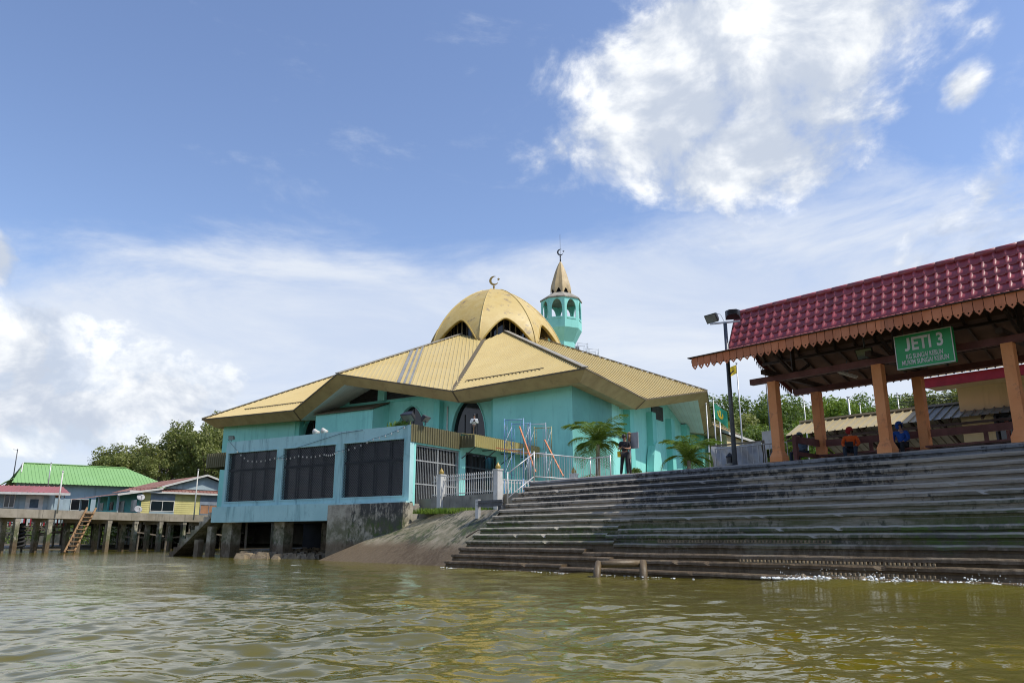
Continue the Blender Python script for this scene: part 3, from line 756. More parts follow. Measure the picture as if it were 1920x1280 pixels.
# rubble at the shore
m = MB(); rr = random.Random(9)
for k in range(420):
    px = 440 + 215 * rr.random() ** .9; t_ = rr.random(); c = atZ(px, 1050 - 3 - 9 * t_ * (px - 420) / 220, 0); c.z = .02 + .42 * t_ * ((px - 400) / 240) + rr.uniform(0, .08); c.y += t_ * 2.2
    r_ = rr.uniform(.12, .34); i = len(m.v); sq = V((rr.uniform(.7, 1.4), rr.uniform(.7, 1.3), rr.uniform(.45, .85)))
    for s_ in ((-1, -1, -1), (1, -1, -1), (1, 1, -1), (-1, 1, -1), (-1, -1, 1), (1, -1, 1), (1, 1, 1), (-1, 1, 1)):
        sh = .62 if s_[2] > 0 else 1.0
        m.v.append(c + V((s_[0] * sq.x * r_ * sh * rr.uniform(.7, 1.1), s_[1] * sq.y * r_ * sh * rr.uniform(.7, 1.1), s_[2] * sq.z * r_ * rr.uniform(.7, 1.1))))
    m.f += [tuple(i + q for q in f_) for f_ in ((0, 3, 2, 1), (4, 5, 6, 7), (0, 1, 5, 4), (1, 2, 6, 5), (2, 3, 7, 6), (3, 0, 4, 7))]
tag(m.build('rubble', 'rock'), 'heap of brown stones at the waterline below the annex', 'rubble', kind='stuff')

# ------------------------------------------------------------------ jetty pavilion
pv = thing('jetty_pavilion', 'open jetty pavilion with orange columns and steep maroon tiled roof', 'pavilion', S.p(4, 1.5, ZL))
BAY = 3.65; UC = [BAY * k for k in range(0, 5)]; VB = 3.0; CT = 6.42
for row, vv_ in enumerate((0.0, VB)):
    for u in UC:
        m = MB(S); w = .15
        m.box(u - w, u + w, vv_ - w, vv_ + w, ZL + .30, CT)
        c = m.build('column', 'orange', pv)
        m = MB(S); w2 = .23
        m.box(u - w2, u + w2, vv_ - w2, vv_ + w2, ZL - .002, ZL + .16)
        i = len(m.v)
        for (q, zz) in ((w2, ZL + .16), (w + .004, ZL + .36)):
            m.v += [S.p(u - q, vv_ - q, zz), S.p(u + q, vv_ - q, zz), S.p(u + q, vv_ + q, zz), S.p(u - q, vv_ + q, zz)]
        m.f += [(i + j, i + (j + 1) % 4, i + 4 + (j + 1) % 4, i + 4 + j) for j in range(4)] + [(i, i + 1, i + 2, i + 3), (i + 7, i + 6, i + 5, i + 4)]
        m.build('column_base', 'orange', c)
UL, UR = -.85, UC[-1] + 2.0       # beam ends
for vv_ in (0.0, VB):
    MB(S).box(UL, UR, vv_ - .11, vv_ + .11, CT + .002, CT + .20).build('beam', 'maroonw', pv)
for u in UC:
    MB(S).box(u - .09, u + .09, -.6, VB + .6, CT + .204, CT + .36).build('tie_beam', 'rafter', pv)
    MB(S).bar((u, VB / 2, CT + .36), (u, VB / 2, 9.3), .12, .12).build('king_post', 'rafter', pv)
    for s_ in (-1, 1): MB(S).bar((u, VB / 2 + s_ * .1, CT + .5), (u, VB / 2 + s_ * 1.25, CT + 1.05), .09, .09).build('strut', 'rafter', pv)
# roof profile (v, z): front eave, front knee, ridge, rear knee, rear eave
FE, FK, RI, RK, RE = (-1.85, 7.28), (.42, 8.02), (1.45, 9.62), (2.5, 8.02), (4.95, 7.12)
UE0, UK0, UR0, UREND = -2.02, -1.98, -2.22, 19.5
roof = MB(S).box(UR0 + .05, UREND, RI[0] - .05, RI[0] + .05, RI[1] - .22, RI[1] - .05).build('roof', 'rafter', pv)
def sl(p, q, u0a, u0b, dz=0.0): return [S.p(u0a, p[0], p[1] + dz), S.p(u0b, q[0], q[1] + dz), S.p(UREND, q[0], q[1] + dz), S.p(UREND, p[0], p[1] + dz)]
m = MB(); corr(m, sl(FE, FK, UE0, UK0), pitch=.25, ribw=.1, ribh=.03); m.build('eave_sheet', 'tile', roof)
m = MB(); corr(m, sl(RE, RK, UE0, UK0), pitch=.25, ribw=.1, ribh=.03); m.build('eave_sheet', 'tile', roof)
m = MB(); corr(m, sl(RK, RI, UK0, UR0), pitch=.25, ribw=.1, ribh=.03); m.build('rear_sheet', 'tile', roof)
for (p, q, u0, u1) in ((FE, FK, UE0, UK0), (FK, RI, UK0, UR0), (RE, RK, UE0, UK0), (RK, RI, UK0, UR0)):
    pts = sl(p, q, u0 + .05, u1 + .05, -.07); m = MB(); m.prism([tuple(t_) for t_ in pts], (0, 0, -.03)); m.build('lining', 'ceil', roof)
u = UE0 + .3
while u < UREND:
    for (p, q) in ((FE, FK), (RE, RK)): MB(S).bar((u, p[0] + (.12 if p[0] < 0 else -.12), p[1] - .13), (u, q[0], q[1] - .17), .06, .10).build('rafter', 'rafter', roof)
    for (p, q) in ((FK, RI), (RK, RI)): MB(S).bar((u, p[0], p[1] - .17), (u, q[0], q[1] - .22), .06, .10).build('rafter', 'rafter', roof)
    u += .72
for vv_, zz in ((.42, 7.76), (2.5, 7.76), (-.9, 7.36), (4.0, 7.32)): MB(S).box(UE0 + .2, UREND, vv_ - .06, vv_ + .06, zz - .09, zz).build('purlin', 'rafter', roof)
# barge boards on the near gable
for (p, q, u0, u1) in ((FK, RI, UK0, UR0), (RK, RI, UK0, UR0), (RE, RK, UE0, UK0), (FE, FK, UE0, UK0)):
    m = MB(S); m.prism([(u0 - .03, p[0], p[1] - .005), (u1 - .03, q[0], q[1] - .005), (u1 - .03, q[0], q[1] - .24), (u0 - .03, p[0], p[1] - .24 if p not in (FE,) else p[1] - .12)], (.035, 0, 0)); m.build('barge_board', 'maroonw', roof)
# drip fringe hanging from the rear gable edge
drip = MB(); drip.prism([(-.035, 0, 0), (.035, 0, 0), (.03, 0, -.09), (0, 0, -.16), (-.03, 0, -.09)], (0, .012, 0)); drip = drip.mesh('drip'); drip.materials.append(M['rafter'])
GY = Frame((0, 0, 0), VS)
for (p, q, u0, u1, n) in ((RE, RK, UE0, UK0, 18), (RK, RI, UK0, UR0, 10)):
    for j in range(n):
        t_ = (j + .5) / n; inst(drip, 'fringe_drop', roof, S.p(u0 + (u1 - u0) * t_ - .04, p[0] + (q[0] - p[0]) * t_, p[1] + (q[1] - p[1]) * t_ - .23), GY.rot())
# tiles on the steep front slope, one object each
TW, ROWS = .335, 5
sv_ = V((0, RI[0] - FK[0], RI[1] - FK[1])); slen = sv_.length; TH = slen / ROWS
tile = MB(); nx = 10
prof = []
for j in range(nx + 1):
    x = j / nx
    hgt_ = .052 * (math.exp(-((x - .16) / .11) ** 2)) + .012 * math.sin(math.pi * max(0, (x - .3)) / .7) * (-1) + .008
    prof.append((x * TW, hgt_))
n0 = len(prof)
for (yy, up_) in ((-.03, .030), (-.03, .0), (TH * .98, .0)): pass
lay = [(-.035, -.022), (-.035, .026), (TH * .5, .012), (TH + .01, .0)]
for (yy, dz_) in lay:
    for (x, hz) in prof: tile.v.append(V((x, yy, (hz if dz_ > -.02 else hz * .9) + dz_)))
for r_ in range(len(lay) - 1):
    for j in range(nx): k = r_ * n0 + j; tile.f.append((k, k + 1, k + 1 + n0, k + n0))
tile = tile.mesh('roof_tile'); tile.polygons.foreach_set('use_smooth', [p.index >= nx for p in tile.polygons]); tile.materials.append(M['tile'])
yax = (S.y * (sv_.y) + V((0, 0, sv_.z))).normalized(); zax = S.x.cross(yax).normalized(); trot = Matrix((S.x, yax, zax)).transposed()
trr = random.Random(2)
for r_ in range(ROWS):
    t0 = r_ / ROWS; ust = UK0 + (UR0 - UK0) * t0
    n = 44
    for j in range(n):
        P = S.p(ust + j * TW, FK[0] + sv_.y * t0, FK[1] + sv_.z * t0) + zax * trr.uniform(.0, .006)
        inst(tile, 'tile', roof, P, trot @ Matrix.Rotation(trr.gauss(0, .006), 3, 'Z'))
u = UR0 - .05
cap = MB(); cap.tube([(0, 0, 0), (.62, 0, .012)], [.12, .105], 10); cap = cap.mesh('ridge_cap', smooth=True); cap.materials.append(M['tile'])
srot = Matrix((S.x, S.y, S.z)).transposed()
while u < 13: inst(cap, 'ridge_tile', roof, S.p(u, RI[0], RI[1] + .02), srot); u += .58
# lining under the tiles
m = MB(S); m.prism([(UK0 + .02, FK[0] + .02, FK[1] - .02), (UR0 + .02, RI[0], RI[1] - .03), (UREND, RI[0], RI[1] - .03), (UREND, FK[0] + .02, FK[1] - .02)], (0, .02, -.03)); m.build('batten_board', 'rafter', roof)
# pointed fringe boards with pierced holes
BW = .262
def fringe_mesh(name, h_, mat):
    m = MB(); g = .018; hx = BW / 2; r_ = .027; hz = -h_ + .105
    for sgn in (-1, 1):
        cpts = [(sgn * r_ * math.sin(math.pi * k / 6), 0, hz + r_ * math.cos(math.pi * k / 6)) for k in range(7)]
        out = [(0, 0, 0)] + cpts + [(0, 0, -h_), (sgn * .05, 0, -h_ + .055), (sgn * (hx - .05), 0, -h_ + .085), (sgn * (hx - .03), 0, -h_ + .115), (sgn * (hx - .045), 0, -h_ + .13), (sgn * (hx - g / 2), 0, -h_ + .15), (sgn * (hx - g / 2), 0, 0)]
        m.prism(out, (0, .02, 0))
    me = m.mesh(name); me.materials.append(M[mat]); return me
fb = fringe_mesh('fringe_board', .44, 'orangew'); fb2 = fringe_mesh('fringe_board_rear', .40, 'rafter')
for j in range(int((13.2 - UE0) / BW)):
    inst(fb, 'fringe_board', roof, S.p(UE0 + BW * (j + .5), FE[0] - .03, FE[1] + .06), srot)
for j in range(int((16 - UE0) / BW)):
    inst(fb2, 'fringe_board', roof, S.p(UE0 + BW * (j + .5), RE[0] + .02, RE[1] + .02), srot)
m = MB(S); m.box(UE0 - .12, UREND, FE[0] - .10, FE[0] + .12, FE[1] + .05, FE[1] + .085); m.build('eave_edge', 'rafter', roof)
# rails and benches between the columns
for (u0, u1, vv_) in [(UC[k] + .2, UC[k + 1] - .2, VB) for k in range(4)]:
    for (z0, z1) in ((ZL + .74, ZL + .98), (ZL + .30, ZL + .44)):
        MB(S).box(u0, u1, vv_ - .04, vv_ + .04, z0, z1).build('rail', 'maroonw', pv)
    MB(S).box((u0 + u1) / 2 - .06, (u0 + u1) / 2 + .06, vv_ - .035, vv_ + .035, ZL - .002, ZL + .74).build('rail_post', 'maroonw', pv)
    MB(S).box(u0, u1, vv_ - .62, vv_ - .12, ZL + .34, ZL + .40).build('bench_seat', 'maroonw', pv)
    for uu in (u0 + .3, u1 - .3): MB(S).box(uu - .04, uu + .04, vv_ - .5, vv_ - .2, ZL - .002, ZL + .34).build('bench_leg', 'maroonw', pv)
for (z0, z1) in ((ZL + .74, ZL + .98), (ZL + .30, ZL + .44)):
    MB(S).box(-.04, .04, 1.2, VB - .2, z0, z1).build('rail', 'maroonw', pv)
MB(S).box(-.07, .07, 1.06, 1.2, ZL - .002, ZL + 1.02).build('rail_post', 'maroonw', pv)

# sign
def text_mesh(body, size, offset=0.0, sx_=1.0, depth=.004):
    cu = bpy.data.curves.new('t', 'FONT'); cu.body = body; cu.size = size; cu.align_x = 'CENTER'; cu.align_y = 'CENTER'; cu.offset = offset; cu.extrude = depth; cu.space_character = 1.0
    ob = bpy.data.objects.new('t', cu); COL.objects.link(ob); bpy.context.view_layer.update()
    me = bpy.data.meshes.new_from_object(ob.evaluated_get(bpy.context.evaluated_depsgraph_get()))
    bpy.data.objects.remove(ob); me.transform(Matrix.Diagonal((sx_, 1, 1, 1))); return me
svp = -1.0
c0 = onp(1675, 631, S.p(0, svp, 0), VS); c1 = onp(1783, 612, S.p(0, svp, 0), VS); c2 = onp(1682, 694, S.p(0, svp, 0), VS)
su0, su1 = S.uv(c0)[0], S.uv(c1)[0]; sz1 = (c0.z + c1.z) / 2; sz0 = c2.z
sg = thing('jetty_sign', 'green rectangular sign reading JETI 3 hanging under the pavilion eave', 'sign', S.p((su0 + su1) / 2, svp, sz0))
MB(S).box(su0, su1, svp, svp + .16, sz0, sz1).build('board', 'green', sg)
bw_ = .025
for q in ((su0, su1, sz0, sz0 + bw_), (su0, su1, sz1 - bw_, sz1), (su0, su0 + bw_, sz0 + bw_, sz1 - bw_), (su1 - bw_, su1, sz0 + bw_, sz1 - bw_)):
    MB(S).box(q[0], q[1], svp - .012, svp - .003, q[2], q[3]).build('border', 'white', sg)
trot2 = Matrix((S.x, V((0, 0, 1)), S.x.cross(V((0, 0, 1))))).transposed()
SW, SH = su1 - su0, sz1 - sz0
for (txt, fz, size, off, sxx) in (('ETI 3', .68, SH * .52, .013, .535), ('KG SUNGAI KEBUN', .335, SH * .195, .003, .63), ('MUKIM SUNGAI KEBUN', .165, SH * .195, .003, .80)):
    me = text_mesh(txt, size, off, 1.0); xs_ = [v.co.x for v in me.vertices]; me.transform(Matrix.Diagonal((sxx * SW / (max(xs_) - min(xs_)), 1, 1, 1))); me.materials.append(M['white'])
    dxl = SW * .075 if txt[0] == 'E' else 0.0
    inst(me, 'lettering', sg, S.p((su0 + su1) / 2 + dxl, svp - .008, sz0 + SH * fz), trot2)
    if dxl:      # the J is drawn by hand so that it stands on the line
        ys_ = [v.co.y for v in me.vertices]; y0, y1 = min(ys_), max(ys_); hc = y1 - y0; bw2 = hc * .20; x1 = -SW * .535 / 2 - hc * .13; wj = hc * .40
        pts = [(x1 - bw2, y1 - hc * .02), (x1, y1 - hc * .02), (x1, y0 + hc * .26), (x1 - wj * .12, y0 + hc * .10), (x1 - wj * .38, y0 + hc * .015), (x1 - wj * .72, y0), (x1 - wj, y0 + hc * .03), (x1 - wj * .96, y0 + hc * .20), (x1 - wj * .70, y0 + hc * .17), (x1 - bw2 - hc * .02, y0 + hc * .22), (x1 - bw2, y0 + hc * .30)]
        mj = MB(); mj.prism([(q[0], q[1], -.004) for q in pts], (0, 0, .008)); mj = mj.mesh('lettering'); mj.materials.append(M['white'])
        inst(mj, 'lettering', sg, S.p((su0 + su1) / 2 + dxl, svp - .008, sz0 + SH * fz), trot2)
for uu in (su0 + .25, su1 - .25): MB(S).box(uu - .015, uu + .015, svp + .06, svp + .09, sz1, sz1 + .35).build('hanger', 'dsteel', sg)

# floodlight and tube light under the roof
def flood(name, label, P, aim, parent=None, sc=1.0, group=None):
    """housing, glass, bracket; aim is the direction the glass faces"""
    aim = V(aim).normalized(); xx = aim.cross(V((0, 0, 1))).normalized(); F_ = Frame(P, xx, aim, xx.cross(aim))
    t_ = thing(name, label, 'floodlight', P, group) if parent is None else parent
    m = MB(F_); a_, b_ = .26 * sc, .17 * sc
    i = len(m.v)
    for (q, r_, yy) in ((a_, b_, .05 * sc), (a_, b_, 0), (a_ * .7, b_ * .62, -.18 * sc)): m.v += [F_.p(-q, yy, -r_), F_.p(q, yy, -r_), F_.p(q, yy, r_), F_.p(-q, yy, r_)]
    for r_ in range(2): m.f += [(i + 4 * r_ + j, i + 4 * r_ + (j + 1) % 4, i + 4 * r_ + 4 + (j + 1) % 4, i + 4 * r_ + 4 + j) for j in range(4)]
    m.f += [(i, i + 1, i + 2, i + 3), (i + 8, i + 9, i + 10, i + 11)]
    h_ = m.build('lamp_housing', 'black', t_)
    MB(F_).box(-a_ * .9, a_ * .9, .051 * sc, .06 * sc, -b_ * .86, b_ * .86).build('lamp_glass', 'lampglass', h_)
    for k in range(5): MB(F_).box(-a_ * .55, a_ * .55, -.24 * sc, -.17 * sc, (-.5 + k * .25) * b_ - .008, (-.5 + k * .25) * b_ + .008).build('cooling_fin', 'black', h_)
    return t_, F_
fl, F_ = flood('floodlight', 'black floodlight with pale glass under the pavilion eave left of the sign', onp(1622, 662, S.p(0, .15, 0), VS), -VS + V((0, 0, -.55)), sc=1.05)
MB().bar(fl.location + V((0, 0, .1)), fl.location + V((0, 0, .55)), .03, .05).build('bracket', 'dsteel', fl)
q = onp(1590, 703, S.p(0, 1.4, 0), VS)
tl = thing('tube_light', 'bare fluorescent tube fitting under the pavilion roof', 'light', q)
TF = Frame(q, VS)
MB(TF).box(-.65, .65, -.05, .05, 0, .06).build('fitting', 'white', tl); MB(TF).tube([(-.6, 0, -.03), (.6, 0, -.03)], .018, 8).build('tube', 'bulb', tl, smooth=True)
MB(TF).bar((0, 0, .06), (0, 0, .5), .02, .02).build('rod', 'dsteel', tl)

# ------------------------------------------------------------------ floodlight pole
pb = atZ(1366, 872, ZL); pb = S.p(S.uv(pb)[0], .12, ZL)
fp = thing('floodlight_pole', 'tall dark steel pole with two black floodlights beside the pavilion', 'lamp post', pb)
ptop = atY(1350, 606, pb.y).z
MB().tube([pb - V((0, 0, .02)), pb + V((0, 0, 2.6)), V((pb.x, pb.y, ptop))], [.09, .078, .07], 12).build('pole', 'slate', fp, smooth=True)
MB().box(pb.x - .16, pb.x + .16, pb.y - .16, pb.y + .16, ZL, ZL + .03).build('base_plate', 'dsteel', fp)
ca = V((.93, -.37, 0))
MB().bar(V((pb.x, pb.y, ptop + .03)) - ca * .55, V((pb.x, pb.y, ptop + .03)) + ca * .55, .06, .06).build('cross_arm', 'steel', fp)
flood('f', '', V((pb.x, pb.y, ptop + .25)) - ca * .48, (-.75, -.55, -.55), fp, 1.0)
flood('f', '', V((pb.x, pb.y, ptop + .30)) + ca * .30, (.25, .9, -.25), fp, 1.05)
MB().tube([V((pb.x, pb.y, ptop)), V((pb.x - .15, pb.y, ptop + .35)), V((pb.x - .38, pb.y, ptop + .4))], .008, 5).build('cable', 'black', fp)

# ------------------------------------------------------------------ mosque
mo = thing('mosque', 'teal mosque with folded beige ribbed roof and large gold dome', 'mosque', L.p(0, 0, YARD))
DZ = {'P': 11.76, 'M': 13.42, 'V': 11.38}
def LP(x, y, z): return L.p(x, y, z)
# eave points in order round the building (local x along AX, y along BX)
EV = [(-20.6, -20.6, 'P'), (-9.8, -20.3, 'V'), (0, -22, 'M'), (6.4, -20.3, 'V'), (19.4, -19.4, 'P'), (20.3, -8, 'V'), (22, 0, 'M'), (20.3, 8, 'V'),
      (19.4, 19.4, 'P'), (8, 20.3, 'V'), (0, 22, 'M'), (-8, 20.3, 'V'), (-19.4, 19.4, 'P'), (-20.3, 6.4, 'V'), (-22, 0, 'M'), (-20.3, -9.8, 'V')]
def top_of(e):
    ang = math.atan2(e[1], e[0])
    if e[2] == 'V': r_ = 6.7; z = None
    else: r_ = 5.7; z = 20.35 if e[2] == 'P' else 20.25
    return V((r_ * math.cos(ang), r_ * math.sin(ang), z if z else 0))
EP = [V((e[0], e[1], DZ[e[2]])) for e in EV]
roofm = MB(); corr_info = []
mroof = MB(L)
capm = []
n = len(EV)
roofp = None
for k in range(n):
    e0, e1 = EV[k], EV[(k + 1) % n]; p0, p1 = EP[k], EP[(k + 1) % n]
    if e0[2] == 'V': ev, er, pv_, pr_ = e0, e1, p0, p1
    else: ev, er, pv_, pr_ = e1, e0, p1, p0
    tr_ = top_of(er); tv = top_of(ev)
    nn = (pr_ - tr_).cross(pv_ - tr_).normalized()
    tv.z = tr_.z - (nn.x * (tv.x - tr_.x) + nn.y * (tv.y - tr_.y)) / nn.z
    poly = [L.p(*q) for q in (tr_, pr_, pv_, tv)]
    m = MB(); nrm, fall, cc_ = corr(m, poly, pitch=.33, ribw=.09, ribh=.055)
    if roofp is None:
        roofp = m.build('roof', 'roof', mo)
        ob = roofp
    else: ob = m.build('roof_plane', 'roof', roofp)
    corr_info.append((k, poly, nrm, fall, cc_))
def strip_on(info, u0, u1, mat, lift=.075):
    """flat replacement sheets down the fall line; u given as a fraction of the plane's width"""
    k, poly, nrm, fall, cc_ = info
    Q = [((q - poly[0]).dot(cc_), (q - poly[0]).dot(fall)) for q in poly]; lo = min(q[0] for q in Q); hi = max(q[0] for q in Q)
    def iv(u_):
        ws = []
        for j in range(4):
            (a0, w0), (a1, w1) = Q[j], Q[(j + 1) % 4]
            if min(a0, a1) <= u_ <= max(a0, a1) and abs(a1 - a0) > 1e-6: ws.append(w0 + (w1 - w0) * (u_ - a0) / (a1 - a0))
        return min(ws), max(ws)
    ua, ub = lo + (hi - lo) * u0, lo + (hi - lo) * u1
    (a0, a1), (b0, b1) = iv(ua), iv(ub)
    pts = [poly[0] + cc_ * ua + fall * a0, poly[0] + cc_ * ua + fall * a1, poly[0] + cc_ * ub + fall * b1, poly[0] + cc_ * ub + fall * b0]
    m = MB(); corr(m, [q + nrm * lift for q in pts], fall, .36, .13, .02); return m.build('replacement_sheet', mat, roofp)
for (ki, fr) in ((1, ((.43, .455), (.475, .49), (.51, .525))),):
    info = corr_info[ki]
    for (f0, f1) in fr: strip_on(info, f0, f1, 'roofgrey')
# laps parallel to the eave on the big planes
for ki in (0, 3):
    k, poly, nrm, fall, cc_ = corr_info[ki]
    a_ = poly[1].lerp(poly[0], .085) + nrm * .08; b_ = poly[2].lerp(poly[3], .13) + nrm * .08
    MB().bar(a_.lerp(b_, .25), b_.lerp(a_, .08), .10, .05, nrm).build('sheet_lap', 'lap', roofp)
for k in range(n):
    e = EV[k]; p = EP[k]; t_ = top_of(e)
    if e[2] == 'V': t_.z = 19.3
    a_, b_ = L.p(*p) + V((0, 0, .09)), L.p(*t_) + V((0, 0, .09))
    if e[2] == 'V': MB().bar(a_ - V((0, 0, .06)), b_, .34, .04).build('valley_gutter', 'lap', roofp)
    else: MB().bar(a_, b_, .42, .07).build('ridge_capping', 'cap', roofp)
# raked fascia band and soffit
IN = 0.85; DN = 0.70
def inward(p, dd, dz_):
    h_ = V((p.x, p.y, 0)); 
    # shift each face coordinate inwards
    q = V((p.x, p.y, p.z + dz_))
    if abs(p.x) > 18.5: q.x -= math.copysign(dd, p.x)
    if abs(p.y) > 18.5: q.y -= math.copysign(dd, p.y)
    return q
LOW = [inward(p, IN, -DN) for p in EP]
WD = 17.3
SOF = []
for p, e in zip(LOW, EV):
    q = V(p)
    if abs(e[0]) > 18.5: q.x = math.copysign(WD, e[0])
    if abs(e[1]) > 18.5: q.y = math.copysign(WD, e[1])
    q.z = p.z + (.55 if e[2] == 'M' else .25); SOF.append(q)
for k in range(n):
    j = (k + 1) % n
    m = MB(L); m.poly([EP[k] - V((0, 0, .02)), EP[j] - V((0, 0, .02)), LOW[j], LOW[k]]); m.build('fascia', 'khaki', roofp)
    m = MB(L); m.bar(EP[k] + V((0, 0, .0)), EP[j] + V((0, 0, .0)), .06, .10); m.build('eave_trim', 'lap', roofp)
    # boarded soffit
    nb = 8
    for s_ in range(nb):
        t0, t1 = s_ / nb, (s_ + .97) / nb
        m = MB(L); m.poly([LOW[k].lerp(SOF[k], t0), LOW[j].lerp(SOF[j], t0), LOW[j].lerp(SOF[j], t1), LOW[k].lerp(SOF[k], t1)]); m.build('soffit_board', 'soffit' if 'M' in (EV[k][2], EV[j][2]) else 'khaki', roofp)
    m = MB(L); up_ = V((0, 0, .03)); m.poly([LOW[k] + up_, LOW[j] + up_, SOF[j] + up_, SOF[k] + up_]); m.build('soffit_backing', 'khaki', roofp)
    if EV[k][2] == 'V': MB(L).bar(EP[k] - V((0, 0, .0)), LOW[k], .13, .05).build('valley_seam', 'lap', roofp)

# walls. face frame: x = along face (s), y = outwards, z up
FF = Frame(L.o, AX, -BX); FR = Frame(L.o, BX, -AX)
def dark_arch(F_, name, cx, aw, zb, zs, zt, y, parent, mull=1):
    Lf = arch_pts(aw, zs, zt)
    pts = [(cx - aw / 2, y, zb)] + [(cx + q[0], y, q[1]) for q in Lf] + [(cx - q[0], y, q[1]) for q in Lf[-2::-1]] + [(cx + aw / 2, y, zb)]
    g = MB(F_).prism(pts, (0, -.05, 0)).build(name, 'glass', parent)
    for j in range(mull):
        xx = cx + aw * ((j + 1) / (mull + 1) - .5); top = zs + (zt - zs) * (1 - abs(xx - cx) / (aw / 2)) * .92
        MB(F_).box(xx - .035, xx + .035, y - .03, y + .05, zb, top).build('mullion', 'louvre', g)
    MB(F_).box(cx - aw / 2, cx + aw / 2, y - .03, y + .045, zs - .5, zs - .43).build('transom', 'louvre', g)
    # raised surround
    rim = [(cx + q[0], y + .38, q[1]) for q in Lf] + [(cx - q[0], y + .38, q[1]) for q in Lf[-2::-1]]
    MB(F_).tube([(cx - aw / 2, y + .38, zb)] + rim + [(cx + aw / 2, y + .38, zb)], .05, 6).build('surround', 'teal', g)
    return g
HI = 11.45
def mwall(F_, name, polys, y0, th, mat='teal'):
    m = MB(F_)
    for p_ in polys: m.prism([(x, y0, z) for x, z in p_], (0, -th, 0))
    return m.build(name, mat, mo)
Z0 = YARD - .5
# ---- front face
mwall(FF, 'corner_wall', [[(-18.5, Z0), (-12.1, Z0), (-12.1, HI), (-18.5, HI)]], 18.5, 6.4)
mwall(FF, 'corner_wall', [[(8.6, Z0), (18.0, Z0), (18.0, HI), (8.6, HI)]], 18.0, 9.4)
REC = 17.4
m = MB(FF)
arch_panel(m, -12.1, -6.5, 6.0, 11.75, -9.2, 3.2, 6.5, 8.3, 11.4, REC, -.35)
arch_panel(m, -6.5, -1.4, 6.0, 11.75, -3.7, 2.9, 6.5, 8.6, 11.3, REC, -.35)
fwall = m.build('front_wall', 'teal', mo)
m = MB(FF); arch_panel(m, 4.8, 8.6, 6.0, 11.75, 7.3, 2.2, 6.5, 8.9, 11.3, REC, -.35); m.build('front_wall_bay', 'teal', mo)
m = MB(FF); m.box(-12.1, 8.6, REC - .35, REC - .01, Z0, 6.0); m.box(-1.4, 4.8, REC - .35, REC - .01, 6.0, 11.75); m.build('wall_base', 'teal', fwall)
for (cx, aw, zs, zt, mu) in ((-9.2, 3.2, 8.3, 11.4, 2), (-3.7, 2.9, 8.6, 11.3, 1), (7.3, 2.2, 8.9, 11.3, 1)): dark_arch(FF, 'arch_window', cx, aw, 6.5, zs, zt, REC - .33, fwall, mu)
for cx in (-6.6, -11.9, 8.4): MB(FF).box(cx - .28, cx + .28, REC, REC + .55, Z0, 11.3).build('pilaster', 'teal2', fwall)
MB(FF).tube([(-7.3, REC + .08, 6), (-7.3, REC + .08, 10.9)], .06, 8).build('downpipe', 'white', fwall, smooth=True)
# gable head with louvres
gh = mwall(FF, 'gable_wall', [[(-12.1, 11.75), (8.6, 11.75), (8.6, 11.9), (6.4, 12.2), (0, 14.6), (-9.8, 12.2), (-12.1, 11.9)]], REC, .3)
MB(FF).box(-12.1, 8.6, REC + .005, REC + .14, 11.75, 11.88).build('string_course', 'teal2', gh)
MB(FF).prism([(-.35, REC + .06, 12.0), (2.9, REC + .06, 12.0), (2.9, REC + .06, 12.35), (1.2, REC + .06, 13.1), (-.35, REC + .06, 13.2)], (0, -.05, 0)).build('louvre_window', 'louvre', gh)
MB(FF).prism([(-1.15, REC + .06, 12.0), (-4.6, REC + .06, 12.0), (-4.6, REC + .06, 12.3), (-1.15, REC + .06, 13.2)], (0, -.05, 0)).build('louvre_window', 'louvre', gh)
for j in range(6):
    zz = 12.1 + .17 * j
    MB(FF).bar((-.3, REC + .09, zz), (2.8 - max(0, zz - 12.35) * 2.1, REC + .09, zz), .05, .02).build('slat', 'dark', gh)
    MB(FF).bar((-1.2, REC + .09, zz), (-4.5 + max(0, zz - 12.3) * 3.4, REC + .09, zz), .05, .02).build('slat', 'dark', gh)
MB(FF).box(-1.1, -.4, REC, REC + .3, 11.89, 13.4).build('pilaster', 'teal', gh)
# projecting bay with lean-to roof
bay = mwall(FF, 'bay', [[(-1.4, Z0), (4.8, Z0), (4.8, 10.95), (-1.4, 10.95)]], 19.3, 1.9)
m = MB(FF); m.prism([(-1.6, 19.5, 10.95), (5.0, 19.5, 10.95), (5.0, 17.56, 11.68), (-1.6, 17.56, 11.68)], (0, 0, .08)); m.build('bay_roof', 'lap', bay)
m = MB(FF); m.prism([(-1.4, 19.3, 10.95), (-1.4, 17.42, 10.95), (-1.4, 17.42, 11.62)], (.05, 0, 0)); m.build('bay_cheek', 'teal', bay)
# ---- right face
mwall(FR, 'corner_wall', [[(-18.48, Z0), (-10.7, Z0), (-10.7, HI), (-18.48, HI)]], 18.5, .4)
m = MB(FR); m.box(-10.7, 18.0, 17.5, 17.9, Z0, 11.5); rwall = m.build('right_wall', 'teal', mo)
m = MB(FR); m.prism([(-10.7, 17.88, 11.5), (9, 17.88, 11.5), (6.4, 17.88, 11.9), (0, 17.88, 14.4), (-9.8, 17.88, 11.9)], (0, -.3, 0)); m.build('gable_wall', 'teal', rwall)
for cx in (-8.2, -3.5, .9, 4.9, 9.0, 12.8): MB(FR).box(cx - .4, cx + .4, 17.9, 18.45, Z0, 11.4).build('pilaster', 'teal2', rwall)
for cx in (-1.4, 6.9): MB(FR).box(cx - 1.3, cx + 1.3, 17.9, 17.97, 11.1, 12.3).build('louvre_window', 'louvre', rwall)
